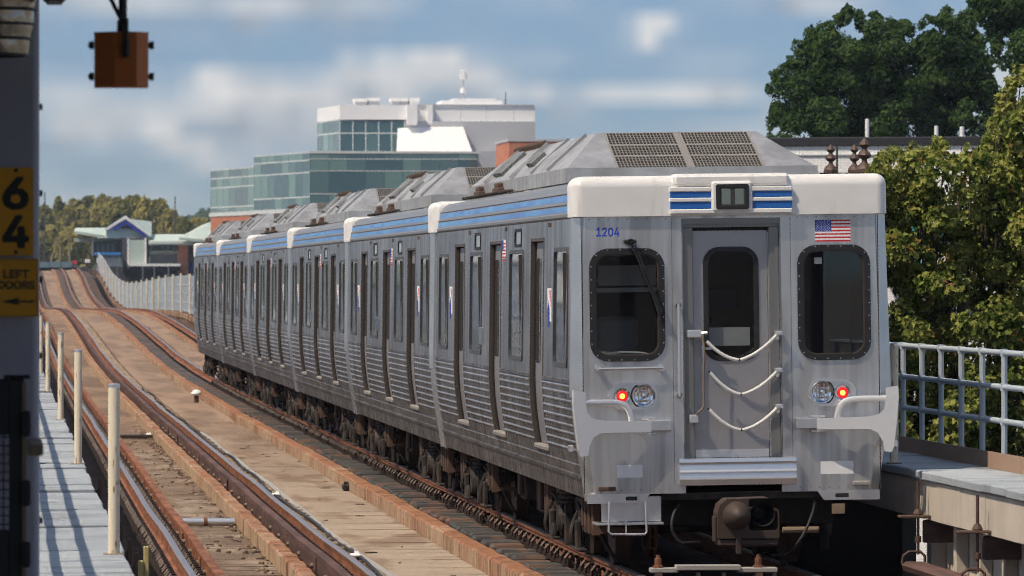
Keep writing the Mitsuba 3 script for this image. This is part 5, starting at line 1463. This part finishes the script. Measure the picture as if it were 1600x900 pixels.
# dark trees behind the white building
def rand_lobes(spec, Y, dy, seed, k=4):
    r = np.random.default_rng(seed); out = []
    for (px, py, rx, rz) in spec:
        y = Y + r.uniform(-dy, dy)
        out.append(px_lobe(px, py, y, rx, rz, r.uniform(.8, 1.4)))
        for _ in range(k):
            a = r.uniform(0, 6.28)
            out.append(px_lobe(px + rx * .85 * math.cos(a), py + rz * .85 * math.sin(a), y + r.uniform(-1, 1), rx * r.uniform(.28, .5), rz * r.uniform(.28, .5), r.uniform(.4, .9)))
    return out
def mass(poly, Y, dy, n, seed, r0, r1, edge_n):
    """Leaf clumps filling an outline given in picture points, with ragged sprays along its edge."""
    from shapely.geometry import Point
    r = np.random.default_rng(seed); P_ = Polygon(poly); x0, y0, x1, y1 = P_.bounds; out = []
    while len(out) < n:
        a, b = r.uniform(x0, x1), r.uniform(y0, y1)
        if P_.contains(Point(a, b)):
            d = P_.exterior.distance(Point(a, b)); rr = min(r.uniform(r0, r1), d + 5)
            out.append(px_lobe(a, b, Y + r.uniform(-dy, dy), rr, rr * r.uniform(.65, 1.0), rr * Y / F * r.uniform(.8, 1.3)))
    for t in np.linspace(0, 1, edge_n):
        q_ = P_.exterior.interpolate(t, normalized=True)
        rr = r.uniform(4, 12)
        out.append(px_lobe(q_.x + r.uniform(-6, 6), q_.y + r.uniform(-6, 6), Y + r.uniform(-dy, dy) * .5, rr, rr * r.uniform(.7, 1.6), .3))
    return out
d1 = mass([(1205, 225), (1200, 190), (1212, 165), (1205, 140), (1215, 108), (1240, 98), (1252, 70), (1270, 48), (1305, 42), (1318, 15), (1330, 12), (1345, 30), (1372, 22), (1385, 45), (1412, 38), (1425, 42), (1450, 30), (1480, 25), (1510, 28), (1530, 60), (1545, 100), (1562, 150), (1570, 225)], 178, 2.4, 210, 8, 16, 34, 90)
make_tree('oak_tree', 'big dark green tree rising behind the white brick building', 'tree', (at(1380, 300, 178)[0], 178, -7.2), d1, 90000, .15, 'leaf_dark', 9, SIMPLE, .3, limb=False)
d2 = mass([(1518, -20), (1525, 15), (1545, 40), (1560, 60), (1552, 90), (1580, 100), (1600, 125), (1640, 130), (1680, 60), (1680, -40)], 171, 1.5, 60, 10, 12, 28, 50)
make_tree('oak_tree', 'dark loose tree cut off by the right edge, sky showing through it', 'tree', (at(1640, 300, 171)[0], 171, -7.2), d2, 20000, .15, 'leaf_dark', 11, SIMPLE, .3, limb=False)

# ---------------------------------------------------------------- glass office building
ob_ = thing('office_building', 'glass office building with white upper storeys above the train roofs', 'building')
YG = 480.0
def gxz(px, py, Y=YG): p = at(px, py, Y); return p[0], p[2]
def slab(a, b, t, bt_, Y, dep, m, nm_='wall', off=0.0):
    xa, zt_ = gxz(a, t, Y); xb, zb_ = gxz(b, bt_, Y)
    return part(ob_, nm_, b2(xa, xb, Y + off, Y + dep, zb_, zt_), m)
rg = np.random.default_rng(12)
def glaze(a, b, rows, Y, n, mats=('office_glass', 'office_glass_b', 'office_glass_c'), side=False, Y1=None, x=None):
    """Panes in n columns; side=True: along the receding wall from Y to Y1 at x."""
    for (t, bo) in rows:
        for i in range(n):
            m_ = mats[int(rg.integers(len(mats)))]
            z1, z0 = gxz(500, t, Y if not side else Y)[1], gxz(500, bo, Y)[1]
            if side:
                ya, yb_ = Y + (Y1 - Y) * i / n + .06, Y + (Y1 - Y) * (i + 1) / n - .06
                part(ob_, 'window_pane', b2(x - .03, x + .05, ya, yb_, z0 + .08, z1 - .08), m_)
            else:
                xa, xb = gxz(a + (b - a) * i / n, t, Y)[0], gxz(a + (b - a) * (i + 1) / n, t, Y)[0]
                part(ob_, 'window_pane', b2(xa + .04, xb - .04, Y - .03, Y + .05, z0 + .06, z1 - .06), m_)
def frame_grid(a, b, rows, Y, n):
    ms = []
    for i in range(n + 1):
        x = gxz(a + (b - a) * i / n, 300, Y)[0]; ms.append(b2(x - .04, x + .04, Y - .07, Y + .06, gxz(0, rows[-1][1], Y)[1], gxz(0, rows[0][0], Y)[1]))
    return cat(ms)
# main glass floor: front 485..745, receding side 398..485
slab(485, 748, 237, 330, YG, 40, 'panel_grey', off=.06)
rows = ((240, 248.5), (248.5, 267), (267, 303), (303, 325))
glaze(485, 745, rows, YG, 9)
for p in (238.5, 248.5, 267, 303):
    slab(484, 746, p - .9, p + .9, YG - .09, .10, 'mullion', 'mullion')
part(ob_, 'mullion', frame_grid(485, 745, rows, YG, 9), 'office_glass_c')
slab(483.5, 748, 236, 240, YG - .12, .14, 'mullion', 'coping')
xs = gxz(485, 300)[0]
# receding wall seen left of the corner: its far end stands further left
xa, xb = gxz(398, 300, YG + 17)[0], xs
def wing(P0, P1, top, bot, n, rows, base=None):
    """A slanting glazed wall from P0 to P1 (x, y), heights in metres."""
    P0, P1 = np.array(P0), np.array(P1); d = (P1 - P0); L = np.linalg.norm(d); d /= L; nn_ = np.array([d[1], -d[0]])
    if nn_[1] > 0: nn_ = -nn_
    def blk(s0, s1, t0, t1, za, zb_):
        v = np.array([[*(P0 + d * s + nn_ * t), z] for s in (s0, s1) for t in (t0, t1) for z in (za, zb_)])
        return (v, _bf)
    part(ob_, 'wall', blk(0, L, -3.0, -.06, bot, top), 'panel_grey')
    for (t, bo) in rows:
        za, zb_ = bot + (top - bot) * (1 - bo), bot + (top - bot) * (1 - t)
        for i in range(n):
            m_ = ('office_glass', 'office_glass_b', 'office_glass_b', 'office_glass_c')[int(rg.integers(4))]
            part(ob_, 'window_pane', blk(L * i / n + .04, L * (i + 1) / n - .04, -.05, .03, za + .05, zb_ - .05), m_)
        part(ob_, 'mullion', blk(-.02, L + .02, -.05, .09, zb_ - .05, zb_ + .05), 'mullion')
    part(ob_, 'mullion', cat([blk(L * i / n - .035, L * i / n + .035, -.05, .06, bot, top) for i in range(n + 1)]), 'office_glass_b')
    if base is not None:
        part(ob_, 'sill', blk(-.1, L + .1, -.2, .16, bot - .35, bot - .001), 'mullion')
        part(ob_, 'brick_base', blk(0, L, -3.0, .05, base, bot - .351), 'brick_red')
ztop, zbot = gxz(485, 238)[1], gxz(485, 325)[1]
wing((xa, YG + 17), (xs, YG), ztop, zbot, 8, ((.0, .14), (.14, .36), (.36, .80), (.80, 1.0)), -7.2)
xl0, xl1 = gxz(330, 300, YG + 34)[0], gxz(398, 300, YG + 18)[0]
wing((xl0, YG + 34), (xl1, YG + 18), gxz(330, 264, YG + 26)[1], gxz(330, 331, YG + 26)[1], 7, ((.0, .20), (.20, .42), (.42, .88), (.88, 1.0)), -7.2)
slab(484, 760, 322, 326, YG - .15, .2, 'mullion', 'sill')
slab(486, 760, 326.5, 540, YG - .05, .3, 'brick_red', 'brick_base')
# upper block
slab(532, 836, 189, 240, YG + 8, 26, 'panel_grey', off=.06)
for (a, b, n, Y_) in ((531, 632, 5, YG + 8),):
    glaze(a, b, ((188, 208), (208, 237)), Y_, n, ('office_glass', 'office_glass_c'))
    part(ob_, 'mullion', frame_grid(a, b, ((187, 208), (208, 238)), Y_ - .02, n), 'mullion')
    slab(a, b, 207, 209, Y_ - .1, .12, 'mullion', 'mullion')
wing((gxz(497, 200, YG + 17)[0], YG + 17), (gxz(531, 200, YG + 8)[0], YG + 8), gxz(531, 187, YG + 8)[1], gxz(531, 238, YG + 8)[1], 4, ((.0, .40), (.40, 1.0)))
slab(531, 640, 164, 187, YG + 7.8, 12, 'panel_white', 'parapet')
v_ = [(*gxz(496, 170, YG + 17)[:1], YG + 17.2), (gxz(531, 170, YG + 7.8)[0], YG + 7.8)]
part(ob_, 'parapet', (np.array([[x + dx_, y + dy_, z] for (x, y) in v_ for (dx_, dy_) in ((0, 0), (.6, .3)) for z in (gxz(531, 187, YG + 7.8)[1], gxz(531, 164.5, YG + 7.8)[1])]), _bf), 'panel_white')
slab(640, 836, 164.5, 240, YG + 9, 24, 'panel_white', 'wall')
for px in (680, 720, 760, 803):
    slab(px - .4, px + .4, 166, 238, YG + 8.97, .1, 'panel_grey', 'panel_joint')
slab(636, 652, 163, 195, YG + 7, 1.9, 'panel_white', 'wall'); slab(668, 676, 164, 194, YG + 8, .9, 'panel_white', 'wall')
slab(641, 834, 163, 165, YG + 8.8, .3, 'panel_grey', 'coping')
slab(747, 797, 236, 330, YG + 6, 10, 'panel_grey', 'wall')
slab(750, 780, 224, 232, YG + 8.9, .2, 'office_glass_c', 'louvre')
for (a, b, t, m_) in ((555, 573, 154, 0), (576, 593, 153, 0), (612, 625, 153, 0), (626, 637, 153, 0), (640, 655, 153, 1)):
    slab(a, b, t + 5, 165, YG + 14, 2, 'panel_grey' if not m_ else 'panel_white', 'rooftop_fan')
    slab(a - 1, b + 1, t, t + 5, YG + 13.8, 2.4, 'white_paint', 'fan_cap')
slab(690, 785, 157, 164, YG + 16, 6, 'panel_white', 'penthouse'); slab(708, 775, 154, 157, YG + 16.5, 4, 'panel_white', 'penthouse')
# white sheeted slope
xq = [gxz(620, 236, YG + 5), gxz(738, 237, YG + 5), gxz(722, 194, YG + 8.5), gxz(622, 195, YG + 8.5)]
tp = thing(ob_ + '__sheeted_roof')
vq = np.array([[xq[0][0], YG + 5, xq[0][1]], [xq[1][0], YG + 5, xq[1][1]], [xq[2][0], YG + 8.4, xq[2][1]], [xq[3][0], YG + 8.4, xq[3][1]]])
put(tp, (np.vstack([vq, vq + [0, .6, -.2]]), np.array([[0, 1, 2], [0, 2, 3], [4, 6, 5], [4, 7, 6], [0, 4, 5], [0, 5, 1], [1, 5, 6], [1, 6, 2], [2, 6, 7], [2, 7, 3], [3, 7, 4], [3, 4, 0]])), 'tarp')
labels[tp] = {'label': 'bright white sheeted sloping roof'}
bk = thing('brick_building', 'orange brick building just right of the white office block', 'building')
xa, za = gxz(795, 221, YG - 20); xb, _ = gxz(900, 221, YG - 20)
part(bk, 'wall', b2(xa, xb, YG - 20, YG - 8, -7.2, za), 'brick_red')
part(bk, 'coping', b2(xa - .1, xb + .1, YG - 20.1, YG - 7.9, za + .001, za + .2), 'panel_grey')
an = thing('cellular_antenna', 'white antenna mast with panels on the office building roof', 'antenna')
p = at(724, 155, YG + 18); s = (YG + 18) / F
part(an, 'mast', lathe([(.10, 0), (.06, 1.2), (.045, 2.3), (0, 2.3)], p, 'z', 8), 'panel_grey')
for dx in (-4, 0, 4.5):
    part(an, 'panel', b2(p[0] + (dx - 1.6) * s, p[0] + (dx + 1.6) * s, p[1] - .2 - (dx == 0) * .2, p[1] - .05 - (dx == 0) * .2, p[2] + 31 * s, p[2] + 46 * s, .03), 'white_paint')
part(an, 'drum', lathe([(0, 9 * s), (5 * s, 10 * s), (5 * s, 17 * s), (0, 18 * s)], p, 'z', 12), 'white_paint', 40)
an = thing('roof_mast', 'thin dark mast at the right end of the office building roof', 'mast')
p = at(790, 164, YG + 12); put(an, lathe([(.05, -.3), (.035, 1.1), (0, 1.1)], p, 'z', 6), 'dark_iron')

# ---------------------------------------------------------------- distant station, bridge, poles
YS_ = 545.0
sn = thing('distant_station', 'distant elevated station with pale green roofs and a blue trimmed gable', 'station')
def sq(px, py, Y=YS_): p = at(px, py, Y); return p[0], p[2]
def sb(a, b, t, bo, Y, dep, m_, nm_):
    xa, z1 = sq(a, t, Y); xb, z0 = sq(b, bo, Y)
    return part(sn, nm_, b2(xa, xb, Y, Y + dep, z0, z1), m_)
def sloped(pts, Y0, Y1, m_, nm_, th=.25):
    """Roof slab through four picture points: two at depth Y0 (eave), two at depth Y1 (ridge)."""
    v = []
    for (px, py), Y in zip(pts, (Y0, Y0, Y1, Y1)): v.append(at(px, py, Y))
    v = np.array(v); w = v - [0, 0, th]
    f = np.array([[0, 1, 2], [0, 2, 3], [4, 6, 5], [4, 7, 6], [0, 4, 5], [0, 5, 1], [1, 5, 6], [1, 6, 2], [2, 6, 7], [2, 7, 3], [3, 7, 4], [3, 4, 0]])
    return part(sn, nm_, (np.vstack([v, w]), f), m_)
sloped([(116, 361), (236, 378), (236, 356), (118, 356)], YS_ + 6, YS_ + 22, 'copper_green', 'platform_roof')
sloped([(232, 378), (338, 380), (338, 366), (236, 366)], YS_, YS_ + 8, 'copper_green', 'platform_roof')
sloped([(280, 371), (345, 376), (345, 340), (315, 352)], YS_ - 1, YS_ + 9, 'copper_green', 'platform_roof')
sb(236, 338, 377, 381, YS_ - .1, .3, 'mullion', 'fascia')
sb(116, 236, 372, 378, YS_ + 10, .3, 'copper_green', 'fascia')
# gable
def spoly(pts, Y, d_, m_, nm_): part(sn, nm_, prism(Polygon([sq(a, b, Y) for a, b in pts]), Y, Y + d_), m_)
spoly([(166, 359), (196, 338), (232, 366), (232, 372), (166, 372)], YS_ + 2, 6, 'copper_green', 'gable')
spoly([(163, 358), (196, 336.5), (234, 366), (234, 369.5), (196, 342), (163, 362)], YS_ + 1.6, .3, 'panel_white', 'gable_trim')
spoly([(176, 357), (196, 345), (230, 367), (226, 370), (196, 350), (180, 360)], YS_ + 1.5, .4, 'trim_blue', 'gable_trim')
spoly([(188, 357), (197, 352), (206, 357)], YS_ + 1.7, .2, 'station_dark', 'gable_vent')
sloped([(200, 342), (237, 368), (237, 346), (208, 346)], YS_ + 1.9, YS_ + 12, 'copper_green', 'gable_roof')
# body
sb(146, 234, 378, 402, YS_ + 9, 6, 'station_dark', 'wall')
for a in (150, 158, 166, 174): sb(a, a + 5.5, 380, 394, YS_ + 8.9, .2, 'office_glass_c', 'window_pane')
sb(143.5, 146, 372, 400, YS_ + 7, .5, 'panel_white', 'column')
sb(192, 232, 372, 424, YS_ + 1, 5, 'station_dark', 'wall')
for a in np.arange(202, 226, 3.4): sb(a, a + 3.1, 375, 418, YS_ + .7, .25, 'copper_green', 'cladding_panel')
for a in (199, 226): sb(a, a + 2.6, 372, 420, YS_ + .6, .38, 'panel_white', 'corner_trim')
sb(236, 290, 381, 392, YS_ + 4, 3, 'office_glass_c', 'window_band')
for a in np.arange(236, 289, 8.8): sb(a, a + .8, 381, 392, YS_ + 3.9, .15, 'copper_green', 'mullion')
sb(236, 277, 394, 396, YS_ + 3.8, .3, 'panel_white', 'sill')
sb(236, 277, 397, 411, YS_ + 4, 2, 'panel_grey', 'wall')
sb(279, 294, 382, 428, YS_ + 1, 3, 'brick_red', 'brick_pier')
sb(294, 306, 382, 428, YS_ + 4, 3, 'station_dark', 'wall'); sb(295, 303, 411, 428, YS_ + 3.5, .6, 'trim_blue', 'door')
sb(200, 282, 412, 416, YS_ - 1, 4, 'panel_white', 'platform_edge'); sb(204, 282, 416, 424, YS_ + .1, 3, 'station_dark', 'platform_base')
for a in (222, 240, 262): sb(a, a + 2, 416, 436, YS_ - .5, .5, 'panel_grey', 'column')
sb(152, 188, 403, 416, YS_ - 3, 3, 'mullion', 'shelter'); sb(149, 189, 394, 398.5, YS_ - 4, 5, 'awning_blue', 'awning')
sb(153, 187, 398.6, 404, YS_ - 2.9, 2.6, 'office_glass_b', 'window_band')
for a in np.arange(153, 188, 4.2): sb(a, a + .8, 398.5, 411, YS_ - 3.15, .14, 'panel_white', 'mullion')
sb(150, 188, 411, 416, YS_ - 2.8, 3, 'under_brown', 'base')
for a, t in ((182, 416), (150, 416)): sb(a, a + 2.2, t, 436, YS_ - 2, .4, 'panel_grey', 'column')
sb(150, 290, 417, 470, YS_ + 4, 1.0, 'station_dark', 'under_wall')
br = thing('girder_bridge', 'blue grey girder bridge across the far end of the tracks', 'bridge')
xa, z1 = sq(40, 409, 575); xb, z0 = sq(114, 418, 575)
part(br, 'girder', b2(xa, xb, 575, 576, z0, z1), 'bridge_blue')
part(br, 'stiffener', cat([b2(x, x + .12, 574.85, 574.99, z0, z1) for x in np.arange(xa, xb, 1.1)]), 'bridge_blue')
part(br, 'abutment', b2(xa, xb + 1.5, 576.2, 580, -7, z0 - .01), 'station_dark')
for px, py, m_, lb in ((117, 410, 'red_paint', 'red signal cabinet at the far platform end'), (137, 408, 'panel_white', 'white cabinet at the far platform end'), (130, 415, 'yellow_block', 'yellow edge block at the far platform end')):
    p = at(px, py, 530); s = 530 / F
    k = thing('platform_cabinet', lb, 'cabinet'); put(k, box(p, (8 * s, .5, (5.5 if m_ != 'yellow_block' else 3) * s), .03), m_)
for px, py in ((75, 425), (94, 427)):
    pass
for px, t, lb in ((273.5, 307, 'thin bare pole rising above the far trees beside the hills'), (70, 300, 'thin pole beside the shaded column above the far trees')):
    p = at(px, 430, 640); k = thing('utility_pole', lb, 'pole')
    zt_ = at(px, t, 640)[2]
    put(k, lathe([(.11, -7.2), (.06, zt_), (0, zt_)], (p[0], 640, 0), 'z', 6), 'station_dark')

# far trees, each one a thing
spots = [(64, 352, 25, 40, 0), (92, 345, 24, 34, 1), (118, 338, 24, 30, 2), (140, 335, 24, 30, 0), (160, 330, 24, 30, 1), (184, 332, 22, 30, 2), (204, 330, 24, 30, 0), (226, 335, 20, 28, 1), (246, 338, 24, 32, 2), (268, 352, 22, 30, 0), (288, 362, 22, 24, 1), (312, 362, 26, 22, 2), (76, 380, 26, 26, 1), (108, 378, 24, 28, 0), (134, 385, 22, 24, 2), (45, 370, 24, 40, 2)]
wd = ['behind the shaded column edge', 'second from the left', 'third from the left', 'fourth from the left', 'left of the blue gable', 'behind the blue gable', 'above the gable roof', 'right of the gable', 'above the station roof', 'under the thin pole', 'right of the thin pole', 'beside the glass building', 'low, by the far bridge at left', 'low, above the bridge end', 'low, behind the station awning', 'hidden by the column']
for i, (px, py, rx, rz, v_) in enumerate(spots):
    Y = 690 + (i * 37) % 60 - (55 if i >= 12 else 0)
    lb_ = rand_lobes(((px, py, rx * .62, rz * .8), (px - rx * .3, py + rz * .45, rx * .55, rz * .6), (px + rx * .3, py + rz * .4, rx * .55, rz * .6)), Y, 1.0, 50 + i, 4)
    make_tree('autumn_tree', f'hazy olive tree of the far tree line, {wd[i]}', 'tree', (at(px, 430, Y)[0], Y, -7.2), lb_, 3000, .95, 'leaf_autumn', 70 + i, SIMPLE, .28, limb=(i >= 12))
for i, (a, b, c, d) in enumerate(((72, 400, 80, 368), (101, 402, 98, 366), (86, 402, 84, 372))):
    p, q_ = at(a + 8, b + 10, 640 - 20 * i), at(c + 8, d, 640 - 20 * i)
    k = thing('bare_trunk', 'pale bare trunk among the far trees at left, %s of three' % ('leftmost', 'rightmost', 'middle one')[i], 'tree trunk', 'pale bare trunks among the far trees')
    put(k, tube([p, (p + q_) / 2 + [.1, 0, 0], q_], [.16, .13, .05], 6), 'tan_iron')

# hills, and the woods along the line outside the view on the left
hl_ = thing('hills', kind='structure')
xs_, ys2 = np.linspace(-500, 700, 140), np.linspace(1500, 2300, 26)
X, Y = np.meshgrid(xs_, ys2, indexing='ij')
ridge = np.interp(X, [-500, -40, 40, 75, 110, 200, 700], [10, 14, 16, 26, 30, 27, 24]) * np.sin(np.clip((Y - 1500) / 500, 0, 1) * math.pi / 2)
Z = -7.5 + ridge + 7 * meshkit.fbm(np.stack([X / 16, Y / 30, 0 * X], -1), 4, 2) * np.clip((Y - 1500) / 150, 0, 1)
idx = np.arange(X.size).reshape(X.shape)
f = np.stack([idx[:-1, :-1], idx[1:, :-1], idx[1:, 1:], idx[:-1, 1:]], -1).reshape(-1, 4)
put(hl_, (np.stack([X, Y, Z], -1).reshape(-1, 3), np.vstack([f[:, [0, 1, 2]], f[:, [0, 2, 3]]])), 'hill_mat', True)
hw_ = thing('hill_woods', 'bluish wooded ridge on the horizon behind the station', 'woods', kind='stuff')
r = np.random.default_rng(90)
n = 26000
xx, yy = r.uniform(-30, 160, n), r.uniform(1550, 1990, n)
from scipy.interpolate import RegularGridInterpolator
zz_ = RegularGridInterpolator((xs_, ys2), Z)(np.stack([xx, yy], 1)) + r.uniform(0, 5, n)
put(hw_, leaf_mesh(np.stack([xx, yy, zz_], 1), np.tile([[0, -.5, .8]], (n, 1)), 2.4, r), 'leaf_dark')
tr_ = thing('treeline', 'dense row of dark trees along the left side of the line', 'treeline', kind='stuff')
r = np.random.default_rng(91)
lb_ = [((r.uniform(-75, -50) - y * .02, y, r.uniform(-5, -1)), (5, 6, 5.5)) for y in np.arange(60, 1200, 9)]
q, nn = crown_points(16000, lb_, r, .6)
put(tr_, leaf_mesh(q, nn, 1.5, r), 'leaf_dark')
# street front on the left of the line, outside the view but mirrored in the train's windows
for i, (y, L, zt_, m_) in enumerate(((70, 34, 2.2, 'panel_grey'), (112, 40, 4.4, 'brick_red'), (160, 52, 2.0, 'panel_white'), (220, 60, 3.4, 'panel_grey'), (290, 70, 1.6, 'panel_white'), (370, 90, 4.2, 'panel_white'), (470, 120, 2.6, 'panel_grey'))):
    k = thing('street_building', f'plain low building along the left side of the line, {nm[i]} from the platform', 'building')
    part(k, 'wall', b2(-40, -24, y, y + L, -7.2, zt_), m_)
    part(k, 'roof', b2(-40.2, -23.8, y - .2, y + L + .2, zt_ + .001, zt_ + .25), 'roof_dark')
    for j in range(int(L / 5)):
        for z in (-5.2, -1.9):
            part(k, 'window', b2(-23.999, -23.9, y + 2 + j * 5, y + 4.2 + j * 5, z, z + 1.6), 'office_glass_c')

# ---------------------------------------------------------------- air
scene['air'] = {'type': 'homogeneous', 'albedo': {'type': 'rgb', 'value': [.95, .95, .95]}, 'sigma_t': {'type': 'rgb', 'value': [.00009, .00011, .00014]}}
scene['haze'] = {'type': 'cube', 'bsdf': {'type': 'null'}, 'interior': {'type': 'ref', 'id': 'air'}, 'to_world': T().translate([0, 2950, 15]).scale([3050, 3100, 23.5])}
scene['camera']['medium'] = {'type': 'ref', 'id': 'air'}
labels['haze'] = {'label': 'thin summer haze over the far end of the line', 'kind': 'stuff'}
